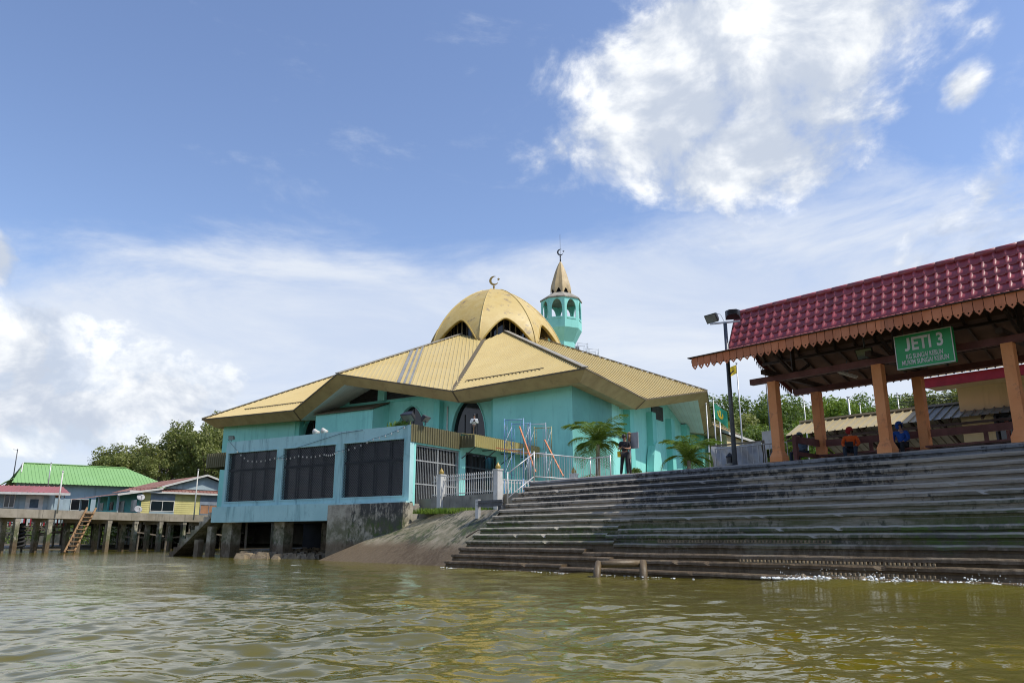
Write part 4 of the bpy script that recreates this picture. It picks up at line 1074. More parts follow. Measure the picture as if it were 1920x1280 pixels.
# flared buttress foot and mihrab-like niche
m = MB(FR); m.prism([(-4.5, 18.0, Z0), (-2.5, 18.0, Z0), (-2.5, 18.0, 6.6), (-2.75, 18.0, 7.8), (-3.15, 18.0, 8.7), (-3.5, 18.0, 8.9), (-3.85, 18.0, 8.7), (-4.25, 18.0, 7.8), (-4.5, 18.0, 6.6)], (0, .62, 0)); m.build('buttress', 'teal', rwall)
m = MB(FR); m.box(-12.6, -11.0, 18.52, 18.6, 5.4, 5.5); m.box(-6.8, -4.6, 17.92, 18.02, 5.5, 5.62); m.build('ledge', 'teal2', rwall)
# ---- back faces and floor block
m = MB(L); m.box(-17.3, 17.3, 17.2, 17.7, Z0, 11.5); m.box(17.2, 17.7, -17.3, 17.3, Z0, 11.5); m.build('back_wall', 'teal', mo)
m = MB(L); m.box(-17.2, 17.2, -17.0, 17.2, 11.3, 11.42); m.build('ceiling', 'dark', mo)
# ---- dome
dc = L.p(0, 0, 0); DB, DT, DR = 19.05, 26.35, 7.15
fa = [math.atan2(e[1], e[0]) for e in EV if e[2] == 'V']
fa = [R(22.5 + 45 * k) for k in range(8)]
def dome_r(z):
    t_ = max(0, min(1, (z - DB) / (DT - DB)))
    return DR * max(0.0, 1 - t_ ** 1.55) ** 0.62
def dome_pt(an, z, shrink=0.0):
    k = math.floor((an - R(22.5)) / R(45)); mid = R(22.5) + R(45) * (k + .5); dl = an - mid
    fac = .35 + .65 * (math.cos(R(22.5)) / math.cos(dl)) ; fac /= (.35 + .65)
    fac = .08 + .92 * (math.cos(R(22.5)) / math.cos(dl))
    r_ = (dome_r(z) - shrink) * fac
    return (r_ * math.cos(an), r_ * math.sin(an), z - shrink * .3)
def zarch(phi):
    x = min(1, abs(phi) / .93)
    return DB + 2.6 * (1 - x ** 1.7)
dome = None; nphi, nz = 20, 26
for k in range(8):
    a0, a1 = R(22.5 + 45 * k), R(67.5 + 45 * k)
    m = MB(L)
    def fn(u, v, sh=0.0):
        an = a0 + (a1 - a0) * (u * .9998 + .0001); zb_ = zarch(2 * u - 1)
        z = zb_ + (DT - zb_) * (1 - (1 - v) ** 1.6) if True else 0
        return dome_pt(an, min(z, DT - .001), sh)
    m.grid(lambda u, v: fn(u, v), nphi, nz)
    ob = m.build('dome' if dome is None else 'dome_panel', 'gold', mo if dome is None else dome, smooth=True)
    if dome is None: dome = ob
    m = MB(L); m.grid(lambda u, v: fn(u, v * .6, .22), nphi, 10)
    for j in range(nphi):   # thickness of the arch edge
        q = [fn(j / nphi, 0), fn((j + 1) / nphi, 0), fn((j + 1) / nphi, 0, .22), fn(j / nphi, 0, .22)]; m.poly(q)
    m.build('dome_lining', 'gold_trim', dome, smooth=True)
    pts = [dome_pt(a0 + (a1 - a0) * (j / 24 * .998 + .001), zarch(2 * j / 24 - 1)) for j in range(25)]
    MB(L).tube(pts, .085, 6).build('arch_trim', 'gold_trim', dome, smooth=True)
    pts = [dome_pt(a0 + 1e-4, DB + (DT - DB) * t_) for t_ in [j / 20 for j in range(21)]]
    MB(L).tube(pts, [.07] * 20 + [.03], 6).build('dome_rib', 'gold', dome, smooth=True)
drum = MB(L).lathe((0, 0, 0), [(4.7, 18.2), (4.7, 21.9), (3.4, 21.9)], 32, 0).build('drum', 'glass', dome)
for j in range(48):
    an = 2 * math.pi * j / 48; q = (4.77 * math.cos(an), 4.77 * math.sin(an))
    MB(L).bar((q[0], q[1], 18.3), (q[0], q[1], 21.9), .12, .12).build('drum_mullion', 'khaki' if j % 3 else 'lap', drum)
m = MB(L).lathe((0, 0, 0), [(5.2, 18.0), (7.0, 18.55), (5.4, 19.4)], 16, R(22.5)); m.build('drum_skirt', 'cap', dome)
FX = V((.97, -.22, 0)); CF = Frame(V((dc.x, dc.y, 0)), FX)
def finial(parent, F_, z0, zc, r_, mat, rod=None):
    MB(F_).tube([(0, 0, z0), (0, 0, zc - r_ * .9)], [.10, .05], 8).build('finial_rod', mat, parent, smooth=True)
    MB(F_).lathe((0, 0, zc - r_ * 1.35), [(.05, -.12), (.13, 0), (.05, .12)], 10).build('finial_ball', mat, parent, smooth=True)
    m = MB(F_); crescent(m, 0, zc, r_, .1, -.07, .07, R(18)); m.build('crescent', mat, parent)
    m = MB(F_); star(m, r_ * .98, zc + r_ * .22, r_ * .33, -.05, .05); m.build('star', mat, parent)
    if rod: MB(F_).tube([(0, 0, zc - r_), (0, 0, rod)], .025, 6).build('lightning_rod', 'dsteel', parent)
finial(dome, CF, DT - .1, DT + 1.02, .50, 'gold_trim')

# ------------------------------------------------------------------ minaret
mc = V((6.3, 95.0, 0)); N = Frame(mc, V((.88, .47, 0)).normalized())
mi = thing('minaret', 'slim teal octagonal minaret with arched gallery and tan spire', 'minaret', mc + V((0, 0, YARD)))
zg = lambda py: atY(1055, py, 95).z
z_sp, z_g1, z_g0, z_n = zg(557), zg(567), zg(622), zg(645)
RG = 2.62
MB(N).lathe((0, 0, 0), [(1.75, YARD), (1.75, z_n - 1.5)], 8, R(22.5)).build('shaft', 'teal', mi)
MB(N).lathe((0, 0, 0), [(1.75, z_n - 1.5), (1.75, z_n), (RG, z_g0 + .05), (RG, z_g0 + .3), (1.2, z_g0 + .3)], 8, R(22.5)).build('corbel', 'teal', mi)
MB(N).box(1.0, 1.4, -1.9, -1.5, z_n - 2.2, z_n - .6).build('slot_window', 'dark', mi)
apo = RG * math.cos(R(22.5)); half = RG * math.sin(R(22.5)) - .004
gz0, gz1 = z_g0 + .304, z_g1
for k in range(8):
    an = R(45 * k); ux = V((-math.sin(an), math.cos(an), 0)); uy = V((math.cos(an), math.sin(an), 0))
    wx = N.x * ux.x + N.y * ux.y; wy = N.x * uy.x + N.y * uy.y
    G2 = Frame(N.o + wy * apo, wx, -wy)
    m = MB(G2); hg = gz1 - gz0
    arch_panel(m, -half, half, gz0, gz1, 0, half * 1.36, gz0 + hg * .28, gz0 + hg * .60, gz0 + hg * .95, 0, .14)
    gpn = m.build('gallery_panel', 'teal', mi)
    MB(G2).box(-half * .6, half * .6, .03, .10, gz0 + hg * .06, gz0 + hg * .21).build('parapet_slot', 'dark', gpn)
    MB(G2).box(-half * .66, half * .66, -.05, .0, gz0 + hg * .24, gz0 + hg * .30).build('parapet_rail', 'teal', gpn)
MB(N).lathe((0, 0, 0), [(RG + .12, gz1), (RG + .12, gz1 + .14), (1.5, z_sp + .25)], 8, R(22.5)).build('cornice', 'concrete', mi)
sb, stp = z_sp + .15, zg(489)
def sp_r(t_): return 1.33 * (max(0, 1 - t_ ** 1.7)) ** .85 * (1 + .06 * math.sin(math.pi * min(1, t_ * 2.2)))
for k in range(8):
    a0, a1 = R(22.5 + 45 * k), R(67.5 + 45 * k); m = MB(N)
    def fs(u, v):
        x = abs(2 * u - 1); zb_ = .17 * (1 - (x / .8) ** 1.5) if x < .8 else 0
        t_ = zb_ + (1 - zb_) * v; an = a0 + (a1 - a0) * u; r_ = sp_r(min(t_, .999)) * (math.cos(R(22.5)) / math.cos(an - (a0 + a1) / 2)) * (1 - .04 * (1 - x))
        return (r_ * math.cos(an), r_ * math.sin(an), sb + (stp - sb) * t_)
    m.grid(fs, 12, 16); m.build('spire_panel', 'spire', mi, smooth=True)
MB(N).lathe((0, 0, 0), [(.95, sb - .1), (.95, sb + 1.1), (.5, sb + 1.3)], 8, R(22.5)).build('spire_core', 'dark', mi)
finial(mi, Frame(N.o, FX), stp - .15, zg(473), .43, 'dsteel', zg(440))
for k in (0, 3, 5):   # loudspeakers in the gallery
    an = R(45 * k + 250); c = (1.5 * math.cos(an), 1.5 * math.sin(an), gz0 + hg * .42)
    MB(N).tube([c, (c[0] * 1.25, c[1] * 1.25, c[2]), (c[0] * 1.4, c[1] * 1.4, c[2])], [.08, .16, .34], 12).build('loudspeaker', 'grey_board', mi, smooth=True)

# ------------------------------------------------------------------ annex over the water
an_ = thing('annex', 'pale blue flat roofed annex on concrete columns over the water', 'building', A.p(7, 3, 0))
AL = 15.5; AT = 7.28; AB = 3.08; AD = 12.4
g = [onp(px, 880, A.p(0, 0, 0), BX) for px in (757, 643, 628, 530, 518, 427)]
gs = [A.uv(q)[0] for q in g]
win = [(gs[0], gs[1]), (gs[2], gs[3]), (gs[4], gs[5])]
WZ0, WZ1 = 3.42, 6.52
m = MB(A)
xs = [-.02, win[0][0], win[0][1], win[1][0], win[1][1], win[2][0], win[2][1], AL]
for k in range(0, 8, 2): m.box(xs[k], xs[k + 1], 0, .35, AB, WZ1)
m.box(-.02, AL, 0, .35, WZ1 + .001, AT)
for (x0, x1) in win: m.box(x0, x1, 0, .35, AB, WZ0)
aw_ = m.build('front_wall', 'blue', an_)
for (x0, x1) in win:
    m = MB(A); t_ = .06
    for q in ((x0 - t_, x1 + t_, WZ1, WZ1 + t_), (x0 - t_, x1 + t_, WZ0 - t_, WZ0), (x0 - t_, x0, WZ0, WZ1), (x1, x1 + t_, WZ0, WZ1)): m.box(q[0], q[1], -.05, -.002, q[2], q[3])
    w_ = m.build('window_frame', 'blue', an_)
    # diamond lattice
    m = MB(A); pit = .17; W_, H_ = x1 - x0, WZ1 - WZ0
    k = -H_
    while k < W_:
        for sg_ in (0, 1):
            a0, a1 = max(0, k), min(W_, k + H_)
            za, zb_ = a0 - k, a1 - k
            if sg_: p0, p1 = (x0 + a0, .06, WZ1 - za), (x0 + a1, .06, WZ1 - zb_)
            else: p0, p1 = (x0 + a0, .075, WZ0 + za), (x0 + a1, .075, WZ0 + zb_)
            if a1 > a0: m.bar(p0, p1, .012, .022)
        k += pit
    o = m.build('lattice', 'grille', w_); o['kind'] = 'stuff'
    for j in range(1, 4): MB(A).box(x0 + W_ * j / 4 - .03, x0 + W_ * j / 4 + .03, .12, .18, WZ0, WZ1).build('window_mullion', 'louvre', w_)
    MB(A).box(x0, x1, .12, .17, WZ0 + H_ * .62, WZ0 + H_ * .66).build('window_transom', 'louvre', w_)
    MB(A).box(x0, x1, .25, .28, WZ0, WZ1).build('window_pane', 'glass', w_)
MB(A).box(-.12, AL + .45, -.35, -.005, 2.12, AB + .02).build('floor_beam', 'blue', an_)
MB(A).box(.05, AL - .05, -.003, AD, 2.16, 3.0).build('floor_slab', 'concrete', an_)
MB(A).box(-.02, AL, .36, AD, AT - .35, AT - .14).build('roof_slab', 'concrete', an_)
MB(A).box(AL - .3, AL, .36, AD, 3.0, AT).build('side_wall', 'blue', an_)
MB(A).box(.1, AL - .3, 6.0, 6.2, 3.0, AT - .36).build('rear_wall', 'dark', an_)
# right side wall with barred openings
MB(A).box(0, .3, .36, AD, WZ1 - .25, AT).build('side_lintel', 'teal', an_)
for (y0, y1) in ((.36, .55), (4.75, 5.35), (8.9, AD)): MB(A).box(.0, .3, y0, y1, 2.7, WZ1 - .25).build('pier', 'teal', an_)
for (y0, y1) in ((.55, 4.75), (5.35, 8.9)):
    gt = MB(A); zt_ = WZ1 - .28; gt.box(.10, .16, y0, y1, 5.35, 5.42); gt.box(.10, .16, y0, y1, 4.05, 4.12); gt.box(.10, .16, y0, y1, 2.9, 2.97); gt.box(.10, .16, y0, y1, zt_ - .07, zt_)
    for yy in (y0, (y0 + y1) / 2, y1 - .07): gt.box(.09, .17, yy, yy + .07, 2.9, zt_)
    gt = gt.build('barred_gate', 'gatebar' if y0 < 3 else 'grille', an_)
    nb = int((y1 - y0) / .15)
    for j in range(1, nb):
        yy = y0 + (y1 - y0) * j / nb; MB(A).box(.12, .14, yy - .011, yy + .011, 2.97, zt_ - .07).build('bar', 'gatebar' if y0 < 3 else 'grille', gt)
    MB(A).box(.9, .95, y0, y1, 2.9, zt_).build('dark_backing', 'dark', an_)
MB(A).box(-.05, .3, .2, AD, 1.0, 2.9).build('plinth', 'concrete', an_)
# canopies: flat band in shade colour, then a projecting awning in sunlit colour
def canopy(p0, p1, out, zt_, h_, mat, name, drop=.0, roofsheet=True):
    """ribbed vertical band from p0 to p1 (local plan points), top sheet back to the wall"""
    a_, b_ = A.p(p0[0], p0[1], zt_), A.p(p1[0], p1[1], zt_)
    c_ = MB(); corr(c_, [a_, b_, b_ - V((0, 0, h_)), a_ - V((0, 0, h_))], V((0, 0, -1)), .22, .09, .05, up=V(out)); c_ = c_.build(name, mat, an_)
    return c_
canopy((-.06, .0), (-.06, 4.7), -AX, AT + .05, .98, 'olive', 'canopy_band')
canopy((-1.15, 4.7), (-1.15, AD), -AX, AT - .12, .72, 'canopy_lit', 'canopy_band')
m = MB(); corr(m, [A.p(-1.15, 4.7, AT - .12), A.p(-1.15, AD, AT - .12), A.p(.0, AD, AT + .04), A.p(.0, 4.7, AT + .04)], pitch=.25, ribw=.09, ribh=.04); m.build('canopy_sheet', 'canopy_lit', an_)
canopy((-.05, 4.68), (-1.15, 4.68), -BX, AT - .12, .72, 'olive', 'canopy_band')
for yy in (4.95, 7.2, 9.4, 11.8):
    MB(A).bar((-1.1, yy, AT - .78), (0, yy, AT - .78), .05, .06).build('bracket_arm', 'dsteel', an_); MB(A).bar((-1.05, yy, AT - .78), (0, yy, AT - 1.45), .045, .045).build('bracket_strut', 'dsteel', an_)
# left canopy
a_ = [A.p(AL + .05, .6, 6.75), A.p(AL + 2.6, .6, 6.25), A.p(AL + 2.6, 8, 6.25), A.p(AL + .05, 8, 6.75)]
m = MB(); corr(m, a_, None, .25, .09, .05); m.build('canopy_sheet', 'olive', an_)
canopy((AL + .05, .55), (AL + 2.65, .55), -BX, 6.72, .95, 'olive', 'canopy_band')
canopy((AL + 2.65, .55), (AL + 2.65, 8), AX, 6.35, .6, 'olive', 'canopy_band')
for xx in (15.0, 10.2, 5.0, .6):
    for yy in (.2, 4.2): MB(A).box(xx - .45, xx + .45, yy, yy + .75, -1.5, 2.155 if yy > 1 else 2.115).build('support_column', 'tidalwall', an_)
MB(A).box(.2, AL, 7.2, 7.3, -1, 2.158).build('dark_back_sheet', 'dark', an_)  # near-black sheet added to paint in the deep shade under the annex
# little stair down to the water at the far end
sw = thing('water_steps', 'narrow weathered concrete steps running down to the water left of the annex', 'steps', A.p(17.5, 0, 0))
m = MB(A); ns = 11; x0 = AL + .47; dx = .40; dz_ = .275
for j in range(ns):
    zt_ = 3.05 - dz_ * (j + 1)
    MB(A).prism([(x0 + dx * j, -.3, zt_), (x0 + dx * (j + 1), -.3, zt_), (x0 + dx * (j + 1), -.3, zt_ - .55), (x0 + dx * j, -.3, zt_ - .30)], (0, 1.5, 0)).build('step', 'tidalwall', sw)
for xx in (x0 + .3, x0 + 1.5): MB(A).box(xx, xx + .42, .0, .42, -1.2, 2.1 - (xx - x0) * .69).build('support', 'tidalwall', sw)
# things on the annex roof
def on_roof(px, py, bb): q = onp(px, py, A.p(0, bb, 0), BX); return V((q.x, q.y, AT))
for (px, lab, aim) in ((425, 'small black floodlight on the far left corner of the annex parapet', (-.3, -.9, -.2)),):
    q = A.p(AL - .2, .15, AT); t_, F_ = flood('floodlight', lab, q + V((0, 0, .3)), aim, sc=.8); MB().bar(q, q + V((0, 0, .2)), .04, .04).build('bracket', 'dsteel', t_)
q = A.p(.45, .3, AT); t_, F_ = flood('floodlight', 'large black floodlight on the near right corner of the annex parapet', q + V((0, 0, .5)), (-.35, -.7, -.95), sc=1.5); MB().bar(q, q + V((0, 0, .35)), .05, .05).build('bracket', 'dsteel', t_)
q = A.p(-.35, .9, AT + .05); t_, F_ = flood('floodlight', 'smaller black floodlight behind the large one on the annex corner', q + V((0, 0, .35)), (.8, -.4, -.95), sc=1.1); MB().bar(q, q + V((0, 0, .25)), .05, .05).build('bracket', 'dsteel', t_)
q = A.p(7.2, .25, AT); sp_ = thing('loudspeaker_pair', 'pair of small white loudspeakers lying on the annex parapet', 'loudspeaker', q)
for dx in (-.35, .35):
    MB(Frame(q, AX, BX)).tube([(dx, .2, .16), (dx, 0, .16), (dx, -.2, .16)], [.07, .11, .18], 12).build('horn', 'white', sp_, smooth=True)
MB(Frame(q, AX, BX)).box(-.6, .6, -.02, .1, 0, .06).build('bracket', 'steel', sp_)
# small weeds on the parapet
def wpt(rr):
    q = A.p(1.0 + rr.normal(0, .35), .1 + rr.random() * .15, AT); return (q.x, q.y, q.z)
me = blades(wpt, 160, .08, .35, 11, .03); me.materials.append(M['grass']); o = bpy.data.objects.new('weed_tuft', me); COL.objects.link(o); tag(o, 'tuft of weeds growing on the annex parapet near its right corner', 'weed', kind='stuff')
# string of bulbs
stl = thing('string_lights', 'string of small white bulbs sagging across the annex front', 'string lights', A.p(7, -.1, 6))
nodes = [(427, 823), (465, 862), (515, 857), (560, 853), (608, 850), (632, 846), (700, 822), (770, 793)]
pts = [A.uv(onp(px, py, A.p(0, -.10, 0), BX)) for px, py in nodes]
path = []
for k in range(len(pts) - 1):
    for j in range(6):
        t_ = j / 6; p_ = V(pts[k]).lerp(V(pts[k + 1]), t_); path.append(p_ + V((0, 0, -.10 * math.sin(math.pi * t_))))
path.append(V(pts[-1]))
MB(A).tube(path, .012, 5).build('wire', 'black', stl)
bulb = MB().lathe((0, 0, -.12), [(.01, 0), (.04, .03), (.045, .06), (.02, .10), (.018, .12)], 8).mesh('bulb', smooth=True); bulb.materials.append(M['bulb'])
for k in range(3, len(path) - 1): inst(bulb, 'bulb', stl, A.p(*path[k]))
for (ch, lab) in (([(700, 838), (668, 845), (640, 838), (632, 846)], ''),):
    pp = [A.uv(onp(px, py, A.p(0, -.06, 0), BX)) for px, py in [(515, 862), (560, 838), (640, 812), (680, 806)]]
    MB(A).tube([V(q) for q in pp], .012, 5).build('wire', 'black', stl)

# ------------------------------------------------------------------ people
def skin_mesh(name, verts, edges, radii, sub=2):
    me = bpy.data.meshes.new(name); me.from_pydata([tuple(v) for v in verts], edges, [])
    ob = bpy.data.objects.new(name, me); COL.objects.link(ob)
    md = ob.modifiers.new('skin', 'SKIN'); md.use_smooth_shade = True; md.branch_smoothing = .5
    for k, r_ in enumerate(radii):
        sv_ = me.skin_vertices[0].data[k]; sv_.radius = (r_, r_) if not isinstance(r_, tuple) else r_; sv_.use_root = (k == 0)
    sb_ = ob.modifiers.new('sub', 'SUBSURF'); sb_.levels = sub; sb_.render_levels = sub
    bpy.context.view_layer.update()
    out = bpy.data.meshes.new_from_object(ob.evaluated_get(bpy.context.evaluated_depsgraph_get()))
    bpy.data.objects.remove(ob)
    out.polygons.foreach_set('use_smooth', [True] * len(out.polygons)); return out
def person(name, label, loc, face, J, shirt, trousers, sleeves='long', cap=None, hood=None, hair=True, scale=1.0, group=None, extra=None):
    """J: joint dict in local metres (x right, y forward, z up)"""
    t_ = thing(name, label, 'person', loc, group)
    f = V((face[0], face[1], 0)).normalized(); rx = f.cross(V((0, 0, 1)))
    rot = Matrix((rx, f, V((0, 0, 1)))).transposed()
    def add(nm, me, mat, par=t_):
        me.materials.append(M[mat]); ob = inst(me, nm, par, org(par), rot if par is t_ else None, scale if par is t_ else 1.0); return ob
    g = lambda k: V(J[k])
    vs_, es_, rs_ = [], [], []
    def chain(start, pts):
        prev = start
        for (p_, r_) in pts:
            vs_.append(V(p_)); rs_.append(r_); i = len(vs_) - 1
            if prev is not None: es_.append((prev, i))
            prev = i
        return prev
    pel = chain(None, [(g('pelvis'), (.13, .10))])
    sp = chain(pel, [(g('pelvis').lerp(g('chest'), .5), (.12, .095))]); ch = chain(sp, [(g('chest'), (.14, .10))])
    nk = chain(ch, [(g('neck'), .052)]); hd = g('head'); up_ = (hd - g('neck')).normalized()
    look = V(J.get('look', (0, 1, 0))).normalized()
    hb = chain(nk, [(hd - up_ * .06 + look * .02, (.062, .075)), (hd + up_ * .03, (.072, .085)), (hd + up_ * .085, (.055, .062))])
    for s_, sx_ in (('l', -1), ('r', 1)):
        sh = chain(ch, [(g('sh_' + s_), .058), (g('el_' + s_), .042), (g('wr_' + s_), .030)])
        wr, el = g('wr_' + s_), g('el_' + s_); dd = (wr - el).normalized(); side = dd.cross(V((0, 0, 1)));
        side = side.normalized() if side.length > .1 else V((1, 0, 0))
        pm_ = chain(sh, [(wr + dd * .06, (.036, .018))])
        curl = dd.cross(side).normalized() * -1
        for j, (off, ln) in enumerate(((-.027, .058), (-.009, .07), (.009, .066), (.027, .05))):
            b0 = wr + dd * .09 + side * off
            chain(pm_, [(b0, .009), (b0 + dd * ln * .55 + curl * .012, .0085), (b0 + dd * ln * .8 + curl * .035, .007)])
        chain(sh, [(wr + dd * .03 + side * .038 * -sx_, .0105), (wr + dd * .075 + side * .05 * -sx_ + curl * .02, .0085)])
        hp = chain(pel, [(g('hip_' + s_), .085), (g('kn_' + s_), .056), (g('an_' + s_), .040)])
        chain(hp, [(g('an_' + s_) + V(J.get('toe', (0, .13, -.05))), .033)])
    add('body', skin_mesh('body', vs_, es_, rs_, 1), 'skin')
    # nose, ears, eyes
    hbz = hd + up_ * .0; rt = look.cross(up_).normalized()
    m = MB()
    for q, r_ in ((hbz + look * .095 - up_ * .02, .014), (hbz + rt * .078 - up_ * .01, .02), (hbz - rt * .078 - up_ * .01, .02)): m.lathe(q, [(.2 * r_, -r_), (r_, 0), (.2 * r_, r_)], 8)
    add('nose_and_ears', m.mesh('face', smooth=True), 'skin')
    m = MB()
    for s_ in (-1, 1): q = hbz + look * .086 + rt * .03 * s_ + up_ * .02; m.lathe(q, [(.002, -.011), (.012, 0), (.002, .011)], 8)
    m.bar(hbz + look * .09 - up_ * .06 - rt * .022, hbz + look * .09 - up_ * .06 + rt * .022, .012, .008)
    add('eyes_and_mouth', m.mesh('eyes', smooth=True), 'hair')
    # clothing
    vs_, es_, rs_ = [], [], []
    pel = chain(None, [(g('pelvis') + V((0, 0, .02)), (.155, .125))]); sp = chain(pel, [(g('pelvis').lerp(g('chest'), .5), (.145, .12))]); ch = chain(sp, [(g('chest'), (.16, .12))]); chain(ch, [(g('chest').lerp(g('neck'), .62), .085)])
    for s_ in 'lr':
        if sleeves == 'long': chain(ch, [(g('sh_' + s_), .078), (g('el_' + s_), .060), (g('wr_' + s_), .044)])
        else: chain(ch, [(g('sh_' + s_), .075), (g('sh_' + s_).lerp(g('el_' + s_), .75), .062)])
    add('shirt', skin_mesh('shirt', vs_, es_, rs_, 2), shirt)
    vs_, es_, rs_ = [], [], []
    pel = chain(None, [(g('pelvis'), (.145, .12))])
    for s_ in 'lr': chain(pel, [(g('hip_' + s_), .105), (g('kn_' + s_), .074), (g('an_' + s_) + V((0, 0, .02)), .058)])
    add('trousers', skin_mesh('trousers', vs_, es_, rs_, 2), trousers)
    vs_, es_, rs_ = [], [], []
    for s_ in 'lr':
        m = MB(); a_ = g('an_' + s_); tv_ = V(J.get('toe', (0, .13, -.05))); m.tube([a_ + V((0, -.05, -.045)), a_ + V((0, .03, -.04)), a_ + tv_ * 1.25 + V((0, 0, .0))], [.045, .05, .032], 8); add('shoe', m.mesh('shoe', smooth=True), 'black')
    if hair:
        m = MB(Frame(hd - look * .015 + up_ * .03, rt, look, up_)); m.lathe((0, -.005, 0), [(.088, -.07), (.098, .0), (.085, .065), (.04, .10), (.005, .108)], 14); h_ = add('hair', m.mesh('hair', smooth=True), 'hair')
    if cap:
        F_ = Frame(hd + up_ * .055, rt, look, up_); m = MB(F_); m.lathe((0, 0, 0), [(.104, -.01), (.104, .035), (.08, .08), (.02, .10)], 14); m.box(-.075, .075, .06, .19, -.012, .008); add('cap', m.mesh('cap', smooth=False), cap)
    if hood:
        F_ = Frame(hd - look * .02 + up_ * .0, rt, look, up_); m = MB(F_); m.grid(lambda u, v: ((.118 + .015 * math.sin(3 * v)) * math.cos(R(-60 + 300 * u) + R(180)) * math.sin(R(12 + 128 * v)), -.135 * math.sin(R(-60 + 300 * u) + R(0)) * math.sin(R(12 + 128 * v)) * 1.0, .125 * math.cos(R(12 + 128 * v)) + .01), 20, 12)
        m = MB(F_)
        def hf(u, v):
            an = R(120 + 300 * u); pl = R(3 + 140 * v); return (.118 * math.cos(an) * math.sin(pl), -.0 + .128 * math.sin(an) * math.sin(pl), .135 * math.cos(pl))
        m.grid(hf, 22, 12); add('hood', m.mesh('hood', smooth=True), hood)
    if extra: extra(t_, add, g)
    return t_
stand = dict(pelvis=(0, 0, .92), chest=(0, 0, 1.30), neck=(0, .01, 1.46), head=(0, .03, 1.57), sh_l=(-.18, 0, 1.37), sh_r=(.18, 0, 1.37), el_l=(-.23, .02, 1.10), el_r=(.23, .02, 1.10), wr_l=(-.10, .24, 1.10), wr_r=(.10, .24, 1.12),
             hip_l=(-.09, 0, .88), hip_r=(.09, 0, .88), kn_l=(-.11, .06, .48), kn_r=(.11, -.02, .48), an_l=(-.13, .10, .07), an_r=(.14, -.12, .07))
wq = atZ(1159, 892, ZL); wq = S.p(S.uv(wq)[0] + .15, .7, ZL)
J = dict(stand); J.update(look=(-.75, .6, 0), an_l=(-.10, .02, .07), an_r=(.20, -.05, .07), kn_l=(-.10, .05, .48), kn_r=(.14, .0, .48))
def bag(t_, add, g):
    m = MB(); m.box(.17, .30, -.06, .08, .78, 1.0); add('bag', m.mesh('bag'), 'cyellow')
    m = MB(); m.tube([(-.15, .0, 1.40), (.02, .13, 1.25), (.2, .05, 1.0)], .014, 6); add('strap', m.mesh('strap'), 'cblack')
    m = MB(); m.lathe((.05, -.15, 1.52), [(.01, -.14), (.05, -.08), (.055, -.02), (.03, .05)], 10); add('ponytail', m.mesh('ponytail', smooth=True), 'hair')
    m = MB(); m.box(-.05, .05, .26, .34, 1.06, 1.14); m.tube([(0, .34, 1.10), (0, .42, 1.10)], .035, 10); add('camera', m.mesh('camera'), 'black')
person('person', 'person in black T-shirt and trousers standing at the stair head holding a camera', wq, (-.35, -.9), J, 'cblack', 'cblack', 'short', scale=1.03, extra=bag)
mq = A.p(-.15, 6.2, AT - .14); q = onp(889, 800, A.p(-.55, 0, 0), AX)
J = dict(stand); J.update(look=(0, 1, -.2), wr_l=(-.04, .2, 1.22), wr_r=(.06, .2, 1.22))
mp = A.p(.45, A.uv(onp(889, 800, A.p(.45, 0, 0), AX))[1], AT - .14)
def stick(t_, add, g):
    m = MB(); m.tube([(.02, .24, 1.1), (.05, .3, .1)], .018, 6); add('monopod', m.mesh('stick'), 'wood')
    m = MB(); m.box(-.05, .07, .22, .32, 1.16, 1.26); add('camera', m.mesh('camera'), 'black')
person('person', 'person in pale shirt standing on the annex roof in front of the large arch', mp, (.1, -1), J, 'cwhite', 'cblack', 'long', scale=1.0, extra=stick)
sit = dict(pelvis=(0, 0, .08), chest=(0, .05, .44), neck=(0, .08, .60), head=(0, .11, .71), sh_l=(-.19, .05, .51), sh_r=(.19, .05, .51), el_l=(-.27, .12, .26), el_r=(.27, .12, .26), wr_l=(-.18, .34, .16), wr_r=(.18, .34, .16),
           hip_l=(-.10, .05, .06), hip_r=(.10, .05, .06), kn_l=(-.18, .46, .10), kn_r=(.18, .46, .10), an_l=(-.15, .44, -.34), an_r=(.16, .44, -.34))
def seat_at(px, py, vv_): q = onp(px, py, S.p(0, vv_, 0), VS); return S.p(S.uv(q)[0], vv_, ZL + .42)
J = dict(sit); J.update(look=(-.8, .6, -.15))
def obag(t_, add, g):
    m = MB(); m.box(-.10, .14, .30, .44, .14, .30); add('bag', m.mesh('bag'), 'cblack')
person('person', 'seated person in bright orange hooded jacket and red cap on the pavilion bench', seat_at(1598, 850, 2.45), (-.5, -.85), J, 'corange', 'jeans', cap='cred', hood='cred', extra=obag)
J = dict(sit); J.update(look=(-.7, .7, 0), wr_r=(.34, .0, .05), el_r=(.30, .0, .28), chest=(.0, .0, .44))
person('person', 'seated person in dark blue hooded jacket between two orange columns', seat_at(1694, 845, 2.45), (-.75, -.65), J, 'cblue', 'cblack', cap='cblue', hood='cblue')
J = dict(sit); J.update(wr_l=(-.1, .4, .1))
person('person', 'seated person in slate clothing half hidden by the rear left column', seat_at(1508, 858, 2.45), (-.85, -.4), J, 'cgrey', 'jeans', cap='cgrey')

